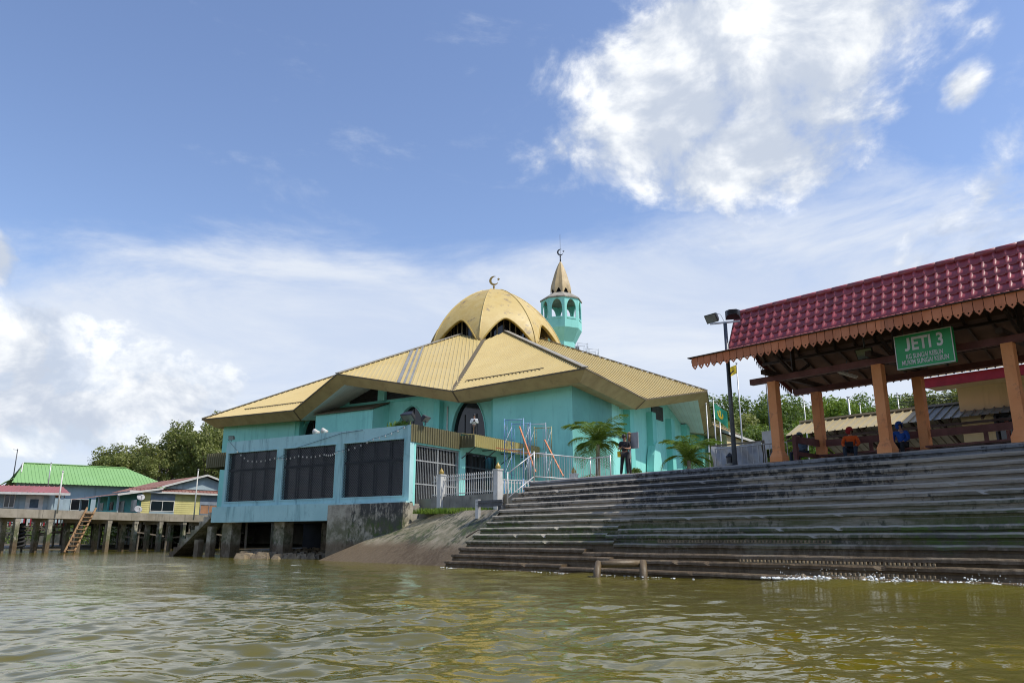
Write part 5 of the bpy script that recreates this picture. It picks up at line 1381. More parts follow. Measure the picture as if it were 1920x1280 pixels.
# ------------------------------------------------------------------ palms and shrubs
def palm(name, label, base, h_, nf, fl_, seed, group):
    t_ = thing(name, label, 'palm', base, group); rr = random.Random(seed)
    MB().tube([base - V((0, 0, .2)), base + V((.05, 0, h_ * .5)), base + V((.08, .05, h_))], [.16, .11, .10], 10).build('trunk', 'palmtrunk', t_, smooth=True)
    top = base + V((.08, .05, h_))
    for k in range(nf):
        az = 2 * math.pi * k / nf * 2.4 + rr.uniform(-.25, .25); el = R(rr.uniform(20, 80)) if k % 3 else R(rr.uniform(66, 88)); ln = fl_ * rr.uniform(.8, 1.12)
        hd = V((math.cos(az), math.sin(az), 0)); side = V((-math.sin(az), math.cos(az), 0))
        pts = []; p_ = V(top); e_ = el; ns = 14
        for j in range(ns + 1):
            pts.append(V(p_)); st_ = ln / ns; p_ = p_ + (hd * math.cos(e_) + V((0, 0, math.sin(e_)))) * st_; e_ -= R(5.2 + 3 * rr.random() + (3 if el < R(45) else 0))
        m = MB(); m.tube(pts, [.022 * (1 - j / (ns + 1)) + .004 for j in range(ns + 1)], 4)
        for j in range(1, ns * 2):
            tt = j / (ns * 2); a_ = tt * ns; i0 = min(int(a_), ns - 1); q = pts[i0].lerp(pts[i0 + 1], a_ - i0); dr = (pts[i0 + 1] - pts[i0]).normalized()
            ll = ln * .34 * math.sin(math.pi * min(1, tt * .82 + .17)) ** .7 * rr.uniform(.85, 1.1)
            nrm = side.cross(dr).normalized()
            for s_ in (-1, 1):
                dd = (side * s_ * .72 + dr * .62 - nrm * rr.uniform(-.05, .15) + V((0, 0, -.12))).normalized(); w_ = .019
                tip = q + dd * ll + V((0, 0, -ll * .28)); mid = q + dd * ll * .5
                i = len(m.v); m.v += [q - dr * w_, q + dr * w_, mid + dr * w_, tip, mid - dr * w_]; m.f.append((i, i + 1, i + 2, i + 3, i + 4))
        ob = m.build('frond', 'leafP', t_, fix=False)
        at_ = ob.data.attributes.new('var', 'FLOAT', 'FACE'); at_.data.foreach_set('value', np.random.default_rng(seed * 50 + k).random(len(ob.data.polygons)).astype(np.float32))
    return t_
def ground_at(px, Y, z): q = atY(px, 900, Y); return V((q.x, Y, z))
palm('palm', 'taller green palm in front of the mosque corner beside the standing person', ground_at(1120, 41.5, YARD), 2.75, 24, 2.35, 3, 'palms in the mosque yard')
palm('palm', 'shorter green palm in front of the right mosque wall near the floodlight pole', ground_at(1291, 43.0, YARD), 2.05, 22, 2.15, 8, 'palms in the mosque yard')
def leaf_crown(name, clumps, nleaf, size, seed, mat, flat=.5):
    rr = np.random.default_rng(seed); tot = sum(c[3] ** 2 for c in clumps); V_, vals = [], []
    for (cx, cy, cz, r_) in clumps:
        nn = max(6, int(nleaf * r_ ** 2 / tot)); dd = rr.normal(size=(nn, 3)); dd /= np.linalg.norm(dd, axis=1)[:, None]
        rad = r_ * (rr.random((nn, 1)) ** .30) * (1 + .12 * rr.normal(size=(nn, 1)))
        c = np.array([cx, cy, cz]) + dd * rad * np.array([1, 1, .8])
        nrm = dd * .7 + rr.normal(size=(nn, 3)) * .6 + np.array([0, 0, .35]); nrm /= np.linalg.norm(nrm, axis=1)[:, None]
        t1 = np.cross(nrm, rr.normal(size=(nn, 3))); t1 /= np.linalg.norm(t1, axis=1)[:, None]; t2 = np.cross(nrm, t1)
        s1 = size * rr.uniform(.6, 1.3, (nn, 1)); s2 = s1 * rr.uniform(.4, .7, (nn, 1))
        V_.append(np.stack([c - t1 * s1, c - t2 * s2 + t1 * s1 * .1, c + t1 * s1, c + t2 * s2 + t1 * s1 * .1], 1)); vals.append(np.clip(rr.normal(.5 + rr.normal(0, .15), .22, nn), 0, 1))
    V_ = np.concatenate(V_).reshape(-1, 3); q = np.arange(len(V_)).reshape(-1, 4)
    me_ = np_mesh(name, V_, q, False); at_ = me_.attributes.new('var', 'FLOAT', 'FACE'); at_.data.foreach_set('value', np.concatenate(vals).astype(np.float32)); me_.materials.append(M[mat]); return me_
def shrub(name, label, base, h_, r_, seed, mat, n=900, sz=.06, group=None):
    t_ = thing(name, label, 'shrub', base, group); rr = random.Random(seed)
    cl = [(rr.gauss(0, r_ * .45), rr.gauss(0, r_ * .45), rr.uniform(.25, .85) * h_, r_ * rr.uniform(.35, .6)) for _ in range(9)]
    inst(leaf_crown('foliage', cl, n, sz, seed, mat), 'foliage', t_, base)
    m = MB(Frame(base, (1, 0, 0)))
    for c in cl[:5]: m.tube([(0, 0, -.1), (c[0] * .5, c[1] * .5, c[2] * .6), (c[0], c[1], c[2])], [.03, .02, .008], 5)
    m.build('stem', 'bark', t_); return t_
shrub('shrub', 'low reddish shrub at the foot of the taller palm', ground_at(1108, 40.9, YARD), 1.1, .55, 5, 'leafB', 900, .07)
shrub('shrub', 'small green shrub behind the standing person next to the sign post', ground_at(1188, 40.5, YARD), 1.7, .40, 6, 'leafA', 800, .07)

# ------------------------------------------------------------------ sign post, lantern, hoarding, boards
q = S.p(S.uv(atZ(1176, 892, ZL))[0], .9, ZL)
spst = thing('sign_post', 'black and white post carrying a plain grey board beside the standing person', 'sign post', q)
MB().tube([q, q + V((0, 0, .75))], .05, 10).build('post_foot', 'black', spst, smooth=True); MB().tube([q + V((0, 0, .75)), q + V((0, 0, 1.12))], .055, 10).build('post_sleeve', 'white', spst, smooth=True); MB().tube([q + V((0, 0, 1.12)), q + V((0, 0, 1.45))], .05, 10).build('post_middle', 'black', spst, smooth=True); MB().tube([q + V((0, 0, 1.45)), q + V((0, 0, 1.78))], .05, 10).build('post_top', 'wood', spst, smooth=True)
MB(Frame(q, US, VS)).box(-.18, .42, .06, .10, 1.15, 1.82).build('board', 'grey_board', spst)
MB().lathe(q + V((0, 0, 1.78)), [(.075, 0), (.08, .03), (.03, .07)], 10).build('post_cap', 'wood', spst)
q = S.p(S.uv(atZ(1353, 873, ZL))[0], .25, ZL)
la = thing('lantern', 'small dark lantern on a pale round base beside the floodlight pole', 'lantern', q)
MB().lathe(q, [(.19, 0), (.20, .08), (.16, .12)], 14).build('base', 'concrete', la, smooth=True)
MB().lathe(q + V((0, 0, .12)), [(.13, 0), (.13, .22), (.16, .25), (.06, .34), (.02, .38)], 8).build('lamp_body', 'black', la)
MB().tube([q + V((-.1, 0, .42)), q + V((0, 0, .56)), q + V((.1, 0, .42))], .012, 6).build('handle', 'steel', la)
# hoarding cloth stretched on a frame, railing in front, notice board
h0, h1 = S.uv(atZ(1334, 872, ZL))[0], S.uv(atZ(1432, 866, ZL))[0]
ho = thing('hoarding', 'crumpled grey cloth hoarding stretched on posts left of the pavilion', 'hoarding', S.p((h0 + h1) / 2, 2.2, ZL))
hv = 2.2; hu0 = S.uv(onp(1336, 850, S.p(0, hv, 0), VS))[0]; hu1 = S.uv(onp(1430, 850, S.p(0, hv, 0), VS))[0]; hz1 = onp(1380, 832, S.p(0, hv, 0), VS).z
hr = random.Random(4); ph = [(hr.uniform(2, 9), hr.uniform(2, 9), hr.uniform(0, 6)) for _ in range(7)]
m = MB(S); m.grid(lambda u, v: (hu0 + (hu1 - hu0) * u, hv + sum(.022 * math.sin(a_ * u * 2.2 + b_ * v + c_) for a_, b_, c_ in ph) , ZL + .02 + (hz1 - ZL - .02) * v - .06 * math.sin(math.pi * u) * v), 40, 24); m.build('cloth', 'tarp', ho, smooth=True)
for uu in (hu0, hu1): MB(S).box(uu - .04, uu + .04, hv + .06, hv + .13, ZL, hz1 + .05).build('post', 'greywood', ho)
MB(S).box(hu0, hu1, hv + .06, hv + .10, hz1 - .01, hz1 + .05).build('top_bar', 'greywood', ho)
rl = thing('landing_railing', 'low grey steel railing on the landing between the floodlight pole and the pavilion', 'railing', S.p(-1.5, 1.1, ZL))
r0 = S.uv(onp(1342, 860, S.p(0, 1.1, 0), VS))[0]; r1 = -.3
for hh in (.12, .80): MB(S).tube([(r0, 1.1, ZL + hh), (r1, 1.1, ZL + hh)], .024, 8).build('rail', 'steel', rl, smooth=True)
nb = int((r1 - r0) / .22)
for j in range(nb + 1): uu = r0 + (r1 - r0) * j / nb; MB(S).tube([(uu, 1.1, ZL), (uu, 1.1, ZL + .82)], .014 if j % 4 else .024, 6).build('baluster', 'steel', rl)
nbv = 3.4; n0_, n1_ = onp(1429, 822, S.p(0, nbv, 0), VS), onp(1452, 820, S.p(0, nbv, 0), VS)
nb_ = thing('notice_board', 'pale notice board standing behind the leftmost pavilion column', 'notice board', S.p(S.uv(n0_)[0], nbv, ZL))
u0_, u1_ = S.uv(n0_)[0], S.uv(n1_)[0] + .25
MB(S).box(u0_, u1_, nbv, nbv + .04, onp(1435, 842, S.p(0, nbv, 0), VS).z, onp(1435, 808, S.p(0, nbv, 0), VS).z).build('board', 'white', nb_)
for uu in (u0_ + .08, u1_ - .08): MB(S).box(uu - .025, uu + .025, nbv + .045, nbv + .09, ZL - .4, n0_.z).build('post', 'steel', nb_)

# ------------------------------------------------------------------ flagpoles and flags
def pole(label, px, ytop, Y, r_=.035, mat='steel', zb_=YARD, name='flagpole', cat='flagpole', group='flagpoles in the yard'):
    q = atY(px, ytop, Y); b_ = V((q.x, q.y, zb_)); t_ = thing(name, label, cat, b_, group)
    MB().tube([b_, V((q.x, q.y, q.z))], [r_, r_ * .75], 8).build('pole', mat, t_, smooth=True)
    MB().lathe(q, [(r_ * .8, 0), (r_ * 1.5, .04), (r_ * .5, .10)], 8).build('pole_cap', mat, t_); return t_, q
pole('flagpole nearest the mosque roof tip, leftmost of the short row', 1324, 758, 50, .05)
_, q2 = pole('flagpole flying the green flag, second of the short row', 1337, 748, 50, .05)
pole('flagpole just right of the green flag, third of the short row', 1349, 782, 52, .05)
_, q4 = pole('tall flagpole right of the dark floodlight pole flying the yellow flag', 1381, 682, 44, .05)
pole('tall thin pole just left of the front left orange column', 1434, 690, 40, .035, 'dsteel')
pole('thin pole between the two left columns with tree behind', 1506, 742, 46, .035, 'steel')
def flag(name, label, top, w_, h_, droop, mat, seed, dirv, emblem=None, stripe=None):
    dv = V(dirv).normalized(); rr = random.Random(seed); p1, p2 = rr.uniform(0, 6), rr.uniform(0, 6); nn = dv.cross(V((0, 0, 1)))
    fn = lambda u, v: tuple(top + dv * (w_ * u * (1 - .25 * droop)) + V((0, 0, -h_ * v - droop * w_ * u ** 1.15 * (.75 + .2 * v))) + nn * (.09 * w_ * math.sin(6 * u + p1 + 1.5 * v) * (u + .15)))
    m = MB(); m.grid(fn, 16, 10); o = m.build(name, mat, smooth=True)
    t_ = thing(name, label, 'flag', top)
    o.parent = t_; o.data.transform(Matrix.Translation(-top)); o.name = 'flag_cloth'
    if emblem:
        m = MB()
        for s_ in (-.012, .012):
            pts = []
            for k in range(15):
                an = R(160 + 220 * k / 14); pts.append((.5 + .26 * math.cos(an) * .8, .45 - .30 * math.sin(an)))
            for k in range(14, -1, -1):
                an = R(165 + 210 * k / 14); pts.append((.5 + .17 * math.cos(an) * .8, .40 - .22 * math.sin(an)))
            n_ = len(pts)
            for k in range(14):
                qd = [pts[k], pts[k + 1], pts[n_ - 2 - k], pts[n_ - 1 - k]]; m.poly([tuple(V(fn(*p_)) + nn * s_) for p_ in qd])
            m.poly([tuple(V(fn(*p_)) + nn * s_) for p_ in ((.46, .2), (.54, .2), (.54, .62), (.46, .62))])
        e_ = m.build('emblem', emblem, t_)
    if stripe:
        m = MB()
        for s_ in (-.012, .012): m.poly([tuple(V(fn(*p_)) + nn * s_) for p_ in ((0, .25), (.5, .5), (1, .72), (1, .9), (.5, .68), (0, .43))])
        m.build('stripe', stripe, t_)
    return t_
flag('flag', 'green flag with yellow emblem drooping from the second short flagpole', q2 - V((0, 0, .25)), 1.05, .95, .75, 'cgreen', 3, (1, .1, 0), emblem='cyellow')
flag('flag', 'yellow flag drooping from the tall flagpole beside the floodlight pole', q4 - V((0, 0, .05)), .62, .5, .5, 'cyellow', 5, (-1, -.1, 0), stripe='cblack')

# ------------------------------------------------------------------ scaffolds
def scaffold(label, F_, w_, dep, z0, lifts, mats, group, name='scaffold', braces=True, lift=1.75):
    t_ = thing(name, label, 'scaffold', F_.p(0, 0, z0), group)
    for k in range(lifts):
        zb_ = z0 + lift * k
        for (yy, mt) in ((0, mats[0]), (dep, mats[1])):
            if dep == 0 and yy: continue
            m = MB(F_); m.tube([(0, yy, zb_), (0, yy, zb_ + lift)], .03, 8); m.tube([(w_, yy, zb_), (w_, yy, zb_ + lift)], .03, 8); m.tube([(0, yy, zb_ + lift - .08), (w_, yy, zb_ + lift - .08)], .026, 8)
            m.tube([(.16, yy, zb_ + .1), (.16, yy, zb_ + lift - .1)], .018, 6)
            for j in range(4): m.tube([(0, yy, zb_ + .35 + .35 * j), (.16, yy, zb_ + .35 + .35 * j)], .016, 6)
            m.tube([(w_ - .16, yy, zb_ + .1), (w_ - .16, yy, zb_ + lift - .1)], .018, 6)
            m.build('frame', mt, t_, smooth=True)
        if dep and braces:
            for xx in (0, w_):
                MB(F_).tube([(xx, 0, zb_ + .25), (xx, dep, zb_ + lift - .25)], .016, 6).build('cross_brace', 'greytube', t_, smooth=True); MB(F_).tube([(xx, dep, zb_ + .25), (xx, 0, zb_ + lift - .25)], .016, 6).build('cross_brace', 'greytube', t_, smooth=True)
    return t_
sq = atY(946, 785, 45.5); SF = Frame(V((sq.x, sq.y, 0)), V((.97, -.25, 0)))
stop_ = sq.z
scaffold('blue and grey tubular scaffold in front of the shaded mosque wall, left bay', SF, 1.15, 1.7, stop_ - 5.25, 3, ('bluetube', 'bluetube'), 'scaffolds in the yard')
sq2 = atY(990, 793, 47.0); SF2 = Frame(V((sq2.x, sq2.y, 0)), V((.97, -.25, 0)))
scaffold('grey and olive tubular scaffold right of the blue one by the mosque corner', SF2, 1.1, 1.7, sq2.z - 5.25, 3, ('greytube', 'olivetube'), 'scaffolds in the yard')
for (a_, b_, lab) in (((974, 799, 45.2), (1004, 884, 44.2), 'long orange plank leaning against the left scaffold'), ((1021, 824, 46.0), (1056, 892, 44.8), 'orange plank leaning at the right end of the scaffolds'), ((930, 839, 45.4), (1003, 852, 45.3), 'orange pole lying level through the scaffold')):
    p0, p1 = atY(*a_), atY(*b_)
    o = MB().bar(p0, p1, .09, .05).build('plank', 'orangetube'); recenter(o, p1); tag(o, lab, 'plank', 'orange planks on the scaffolds')
for (px, py, lab, w_) in ((1083, 642, 'small scaffold frame behind the roof beside the minaret, nearer the minaret', 1.25), (1103, 653, 'small scaffold frame behind the roof beside the minaret, farther right', 1.25)):
    q = atY(px, py, 88); scaffold(lab, Frame(V((q.x, q.y, 0)), V((1, .2, 0))), w_, 1.2, q.z - 15 * 1.75, 15, ('greytube', 'greytube'), 'scaffolds behind the roof')

# ------------------------------------------------------------------ trees
def make_tree(name, h_, r_, seed, mat, nleaf, lsize, trunk_frac=.35, airy=False):
    rr = random.Random(seed); t_ = thing(name, 'tree', 'tree', (0, 0, 0)); cl = []
    m = MB(); tp = h_ * trunk_frac
    m.tube([(0, 0, -1.5), (.1, 0, tp * .5), (0, .1, tp)], [h_ * .028, h_ * .02, h_ * .016], 8)
    nl = 9 if not airy else 12
    for k in range(nl):
        az = 2 * math.pi * k / nl + rr.uniform(-.3, .3); rad = r_ * rr.uniform(.45, .95); zz = h_ * rr.uniform(trunk_frac + .12, .92) if k else h_ * .88
        rad *= math.sqrt(max(.12, 1 - ((zz / h_ - .55) / .48) ** 2))
        tip = V((rad * math.cos(az), rad * math.sin(az), zz)); mid = V((tip.x * .45, tip.y * .45, tp + (zz - tp) * .55))
        m.tube([(0, 0, tp * rr.uniform(.7, 1)), mid, tip], [h_ * .012, h_ * .008, h_ * .003], 6)
        n2 = 5 if not airy else 4
        for j in range(n2):
            q = tip + V((rr.gauss(0, r_ * .22), rr.gauss(0, r_ * .22), rr.gauss(0, r_ * .16))); cl.append((q.x, q.y, q.z, r_ * (rr.uniform(.20, .34) if not airy else rr.uniform(.13, .25))))
            m.tube([mid.lerp(tip, .5), q], [h_ * .005, h_ * .002], 5)
    if not airy:
        for k in range(10):
            az = rr.uniform(0, 6.28); cl.append((r_ * .35 * math.cos(az), r_ * .35 * math.sin(az), h_ * rr.uniform(trunk_frac + .15, .9), r_ * .33))
    tr_ = m.build('trunk', 'bark', t_, smooth=True)
    inst(leaf_crown('crown', cl, nleaf, lsize, seed, mat), 'crown', t_, V((0, 0, 0)))
    return t_
protos = [make_tree('tree', 12, 5.0, 31, 'leafA', 15000, .18), make_tree('tree', 12, 4.6, 32, 'leafB', 14000, .18), make_tree('tree', 12, 5.4, 33, 'leafA', 16000, .17), make_tree('tree', 13, 4.6, 34, 'leafB', 9000, .16, .4, True),
          make_tree('tree', 9, 4.0, 35, 'leafC', 11000, .16, .3)]
used = [False] * len(protos)
def put_tree(kind, px, ytop, Y, label, zb_=None, wid=None, group='trees on the hill behind the jetty', rotz=None):
    q = atY(px, ytop, Y); zb_ = hill_z(q.x, q.y) if zb_ is None else zb_; H0 = (12, 12, 12, 13, 9)[kind] * 1.02
    t_ = protos[kind] if not used[kind] else copy_tree(protos[kind]); used[kind] = True
    s_ = max(.2, (q.z - zb_) / H0); t_.location = (q.x, q.y, zb_); sxy = s_ if wid is None else wid / (5.0, 4.6, 5.4, 4.6, 4.0)[kind]
    t_.scale = (sxy, sxy, s_); t_.rotation_euler = (0, 0, (px * .37 + Y) % 6.28 if rotz is None else rotz); t_['label'] = label; t_['group'] = group; return t_
GL = 'trees behind the stilt houses'
for args in ((1, 222, 856, 128, 'rounded low tree at the left end of the clump behind the green roof', 2.6, 5.2), (1, 262, 838, 130, 'dense bushy tree second from the left behind the green and red roofs', 2.6, 6.0),
             (3, 325, 806, 132, 'tall airy olive tree behind the rust red roof', 2.6, 5.5), (3, 368, 784, 136, 'tallest airy tree of the clump, directly behind the red gable', 2.6, 6.5), (1, 398, 804, 128, 'olive bushy tree just left of the annex canopy', 2.6, 5.0),
             (1, 432, 812, 134, 'olive tree partly hidden by the mosque eave and annex', 2.6, 5.5), (3, 300, 850, 126, 'low airy tree filling the gap above the red roof', 2.6, 4.0)):
    put_tree(args[0], args[1], args[2], args[3], args[4], args[5], args[6], GL)
HT = [(0, 1338, 752, 118, 'dark tree showing between the mosque roof tip and the floodlight pole', 7.5), (2, 1412, 738, 112, 'rounded dense tree right of the tall flagpole, highest on the left of the hill', 7.5), (1, 1372, 790, 104, 'olive tree low behind the green flag', 6), (1, 1455, 774, 124, 'olive tree just behind the front left column', 7),
      (4, 1398, 815, 92, 'bright low tree above the grey hoarding', 5.5), (0, 1500, 766, 118, 'tree with bare twigs between the two left columns', 7), (1, 1548, 764, 128, 'distant olive tree above the bright foliage', 8), (4, 1570, 742, 74, 'bright yellow green tree in the pavilion opening above the beige roof', 4.2), (4, 1612, 752, 78, 'second bright yellow green tree in the pavilion opening, farther right', 4.0),
      (2, 1640, 738, 122, 'dark round tree beside the second front column', 6.5), (0, 1700, 764, 112, 'dark tree in the gap between the middle columns', 6.5), (1, 1752, 735, 108, 'tree left of the cream building roof', 6), (2, 1800, 742, 118, 'tree partly hidden behind the cream building', 7), (4, 1530, 800, 66, 'low bright bush behind the beige walkway roof on the left', 3.6),
      (0, 1450, 800, 88, 'low dark tree behind the notice board', 5), (1, 1330, 800, 96, 'low olive tree beside the white eave of the rear building', 5), (1, 1870, 745, 120, 'tree farthest right beyond the cream building', 7)]
for (k_, px, yt, Y_, lab, w_) in HT: put_tree(k_, px, yt, Y_, lab, None, w_)
# undergrowth between the trunks
rr = np.random.default_rng(77); cl = []
for k in range(150):
    px = 1290 + 640 * rr.random(); Y_ = 62 + 50 * rr.random(); q = atY(px, 900, Y_); cl.append((q.x, q.y, hill_z(q.x, q.y) + 1.2 * rr.random(), 1.6 + 1.5 * rr.random()))
me = leaf_crown('undergrowth', cl, 26000, .2, 78, 'leafA'); o = bpy.data.objects.new('undergrowth', me); COL.objects.link(o); tag(o, 'dense green undergrowth covering the slope behind the jetty', 'undergrowth', kind='stuff')
cl = []
for k in range(60):
    px = -60 + 520 * rr.random(); Y_ = 116 + 10 * rr.random(); q = atY(px, 900, Y_); cl.append((q.x, q.y, .6 + 4.6 * rr.random(), 1.5 + 1.3 * rr.random()))
me = leaf_crown('undergrowth', cl, 9000, .2, 79, 'leafA'); o = bpy.data.objects.new('undergrowth', me); COL.objects.link(o); tag(o, 'dark green undergrowth under the trees behind the stilt houses', 'undergrowth', kind='stuff')

# ------------------------------------------------------------------ covered walkway and cream building behind the pavilion
wk = thing('covered_walkway', 'low covered walkway with beige ribbed roof behind the pavilion', 'walkway', S.p(6, 10, YARD))
wu0 = S.uv(onp(1472, 812, S.p(0, 8.0, 0), VS))[0]; wu1 = S.uv(onp(1715, 790, S.p(0, 8.0, 0), VS))[0]; wu2 = wu1 + 5
ze = onp(1600, 803, S.p(0, 8.0, 0), VS).z; zr = onp(1600, 781, S.p(0, 9.5, 0), VS).z
for (u0, u1, mt) in ((wu0, wu1, 'beige'), (wu1 + .02, wu2, 'greysheet')):
    m = MB(); corr(m, [S.p(u0, 8.0, ze), S.p(u1, 8.0, ze), S.p(u1, 9.5, zr), S.p(u0, 9.5, zr)], None, .34, .06, .05); m.build('roof_sheet', mt, wk)
    m = MB(); corr(m, [S.p(u0, 9.55, zr), S.p(u1, 9.55, zr), S.p(u1, 13.2, ze - .75), S.p(u0, 13.2, ze - .75)], None, .34, .06, .05); m.build('roof_sheet', 'under', wk)
    MB(S).box(u0, u1, 9.35, 9.7, zr + .0, zr + .09).build('ridge_cap', mt, wk)
u = wu0
while u < wu2:
    m = MB(S); m.bar((u, 8.1, ze - .1), (u, 9.5, zr - .12), .07, .1); m.bar((u, 9.5, zr - .12), (u, 13.1, ze - .85), .07, .1); m.build('rafter', 'rafter', wk)
    u += 1.15
for (vv_, zz) in ((8.15, ze - .18), (10.8, zr - .55), (12.8, ze - .98)): MB(S).box(wu0, wu2, vv_ - .05, vv_ + .05, zz - .09, zz).build('purlin', 'rafter', wk)
for u in np.arange(wu0 + .4, wu2, 4.2):
    for (vv_, zz) in ((8.3, ze - .27), (12.8, ze - 1.07)): MB(S).box(u - .06, u + .06, vv_ - .06, vv_ + .06, YARD - .2, zz).build('post', 'maroonw', wk)
cb = thing('cream_building', 'cream rendered building with red fascia and beige roof at the far right', 'building', S.p(12, 12, YARD))
cv = 8.6; cu0 = S.uv(onp(1800, 770, S.p(0, cv, 0), VS))[0]; czt = onp(1850, 706, S.p(0, cv, 0), VS).z
wu_a = S.uv(onp(1866, 790, S.p(0, cv, 0), VS))[0]; wza, wzb = onp(1866, 825, S.p(0, cv, 0), VS).z, onp(1875, 777, S.p(0, cv, 0), VS).z
m = MB(S); m.box(cu0, wu_a, cv, cv + 5, YARD - .3, czt); m.box(wu_a, wu_a + 1.1, cv, cv + .25, wzb, czt); m.box(wu_a, wu_a + 1.1, cv, cv + .25, YARD - .3, wza); m.box(wu_a + 1.1, cu0 + 16, cv, cv + 5, YARD - .3, czt); m.build('wall', 'cream', cb)
w_ = MB(S).box(wu_a, wu_a + 1.1, cv + .12, cv + .16, wza, wzb).build('window', 'glass', cb)
m = MB(S)
for q in ((wu_a - .03, wu_a + .05, wza, wzb), (wu_a + 1.05, wu_a + 1.13, wza, wzb), (wu_a, wu_a + 1.1, wzb - .03, wzb + .05), (wu_a + .5, wu_a + .56, wza, wzb)): m.box(q[0], q[1], cv - .03, cv + .1, q[2], q[3])
m.build('window_frame', 'dsteel', w_)
fu0 = S.uv(onp(1732, 712, S.p(0, cv - 1.2, 0), VS))[0]; fz1 = onp(1840, 694, S.p(0, cv - 1.2, 0), VS).z; fz0 = onp(1840, 713, S.p(0, cv - 1.2, 0), VS).z
MB(S).box(fu0, cu0 + 16, cv - 1.2, cv - 1.08, fz0, fz1).build('fascia', 'red', cb)
m = MB(); corr(m, [S.p(fu0 - .1, cv - 1.35, fz1 + .0), S.p(cu0 + 16, cv - 1.35, fz1 + .0), S.p(cu0 + 16, cv + 1.6, fz1 + 1.3), S.p(fu0 - .1, cv + 1.6, fz1 + 1.3)], None, .34, .06, .05); m.build('roof_sheet', 'beige', cb)
MB(S).box(fu0, cu0 + 16, cv - 1.05, cv + .0, fz0 + .02, fz0 + .06).build('soffit', 'cream', cb)
# small pale building behind the mosque's right end, poles and wires
rb = thing('rear_building', 'small pale building with white eave behind the right end of the mosque', 'building', V((18, 72, YARD)))
q0 = atY(1310, 800, 80); q1 = atY(1356, 815, 76)
m = MB(); zt_ = atY(1310, 792, 78).z; zl = atY(1356, 814, 74).z
a_, b_ = V((q0.x, 80, 0)), V((q1.x, 74, 0)); bk = V((6, 9, 0))
m = MB(); m.prism([tuple(a_ + V((0, 0, zt_))), tuple(b_ + V((0, 0, zl))), tuple(b_ + bk + V((0, 0, zl))), tuple(a_ + bk + V((0, 0, zt_)))], (0, 0, .25)); m.build('roof', 'white', rb)
m = MB(); b2 = b_ + (a_ - b_) * .08; m.prism([(a_.x, a_.y, YARD - .3), (b2.x, b2.y, YARD - .3), (b2.x, b2.y, zl), (a_.x, a_.y, zt_ - .02)], tuple(bk * .8)); m.build('wall', 'cream', rb)
u_, Gp = 0, 'utility poles behind the walkway'
for (px, yt, Y_, lab) in ((1590, 745, 60, 'grey utility pole in the pavilion opening above the bright tree'), (1612, 757, 70, 'thin grey utility pole just right of the thicker one'), (1682, 738, 62, 'utility pole carrying wires right of the second front column')):
    pole(lab, px, yt, Y_, .10 if px == 1590 else .06, 'steel', YARD, 'utility_pole', 'pole', Gp)
wr_ = thing('overhead_wires', 'dark overhead wires crossing the gap between the middle columns', 'wires', atY(1730, 740, 62))
for k in range(4):
    p0, p1 = atY(1676, 740 + 6 * k, 62), atY(1850, 738 + 7 * k, 58); md = (p0 + p1) / 2 - V((0, 0, .25)); MB().tube([p0, md, p1], .025, 5).build('wire', 'black', wr_)

# ------------------------------------------------------------------ jetty walkway on piles, far left
D0, D1 = V((-46, 50, 0)), V((-29.3, 84, 0)); dk = D1 - D0; DF = Frame(D0, dk); DLn = dk.length
dz0, dz1 = 2.75, 3.45
bw = thing('boardwalk', 'grey concrete boardwalk on tall piles at the far left of the river', 'boardwalk', D0)
nsl = 9
for j in range(nsl): MB(DF).box(DLn * j / nsl + .01, DLn * (j + 1) / nsl - .01, -.0, 2.4, dz0, dz1 - (.012 if j % 2 else 0)).build('deck_slab', 'pile', bw)
prr = random.Random(12)
for j in range(14):
    xx = 1.2 + (DLn - 2.2) * j / 13
    for yy in (.25, 1.9):
        ln_ = prr.uniform(-.12, .12)
        MB(DF).bar((xx + ln_, yy - .1, -2.0), (xx, yy, dz0 + .0), .36, .36, DF.x).build('pile', 'tidalwall', bw)
    MB(DF).box(xx - .22, xx + .22, .05, 2.3, dz0 - .3, dz0 - .002).build('cap_beam', 'pile', bw)
lq = DF.uv(atY(150, 965, 62)); lx = DF.uv(onp(172, 962, DF.p(0, -.15, 0), DF.y))[0]; lx2 = DF.uv(onp(133, 1030, DF.p(0, -1.3, 0), DF.y))[0]
ld = thing('ladder', 'bare wooden ladder sloping from the boardwalk down to the water', 'ladder', DF.p(lx, -.5, 0))
top_, bot_ = V((lx, -.05, 3.75)), V((lx2, -1.1, .05)); sd = V((.34, 0, 0)) 
for s_ in (-1, 1): MB(DF).bar(tuple(top_ + V((s_ * .42, 0, 0))), tuple(bot_ + V((s_ * .42, 0, 0))), .09, .14, DF.x).build('stile', 'wood', ld)
for j in range(10): q = bot_.lerp(top_, (j + .5) / 11); MB(DF).box(q.x - .42, q.x + .42, q.y - .16, q.y + .16, q.z - .03, q.z + .03).build('rung', 'wood', ld)

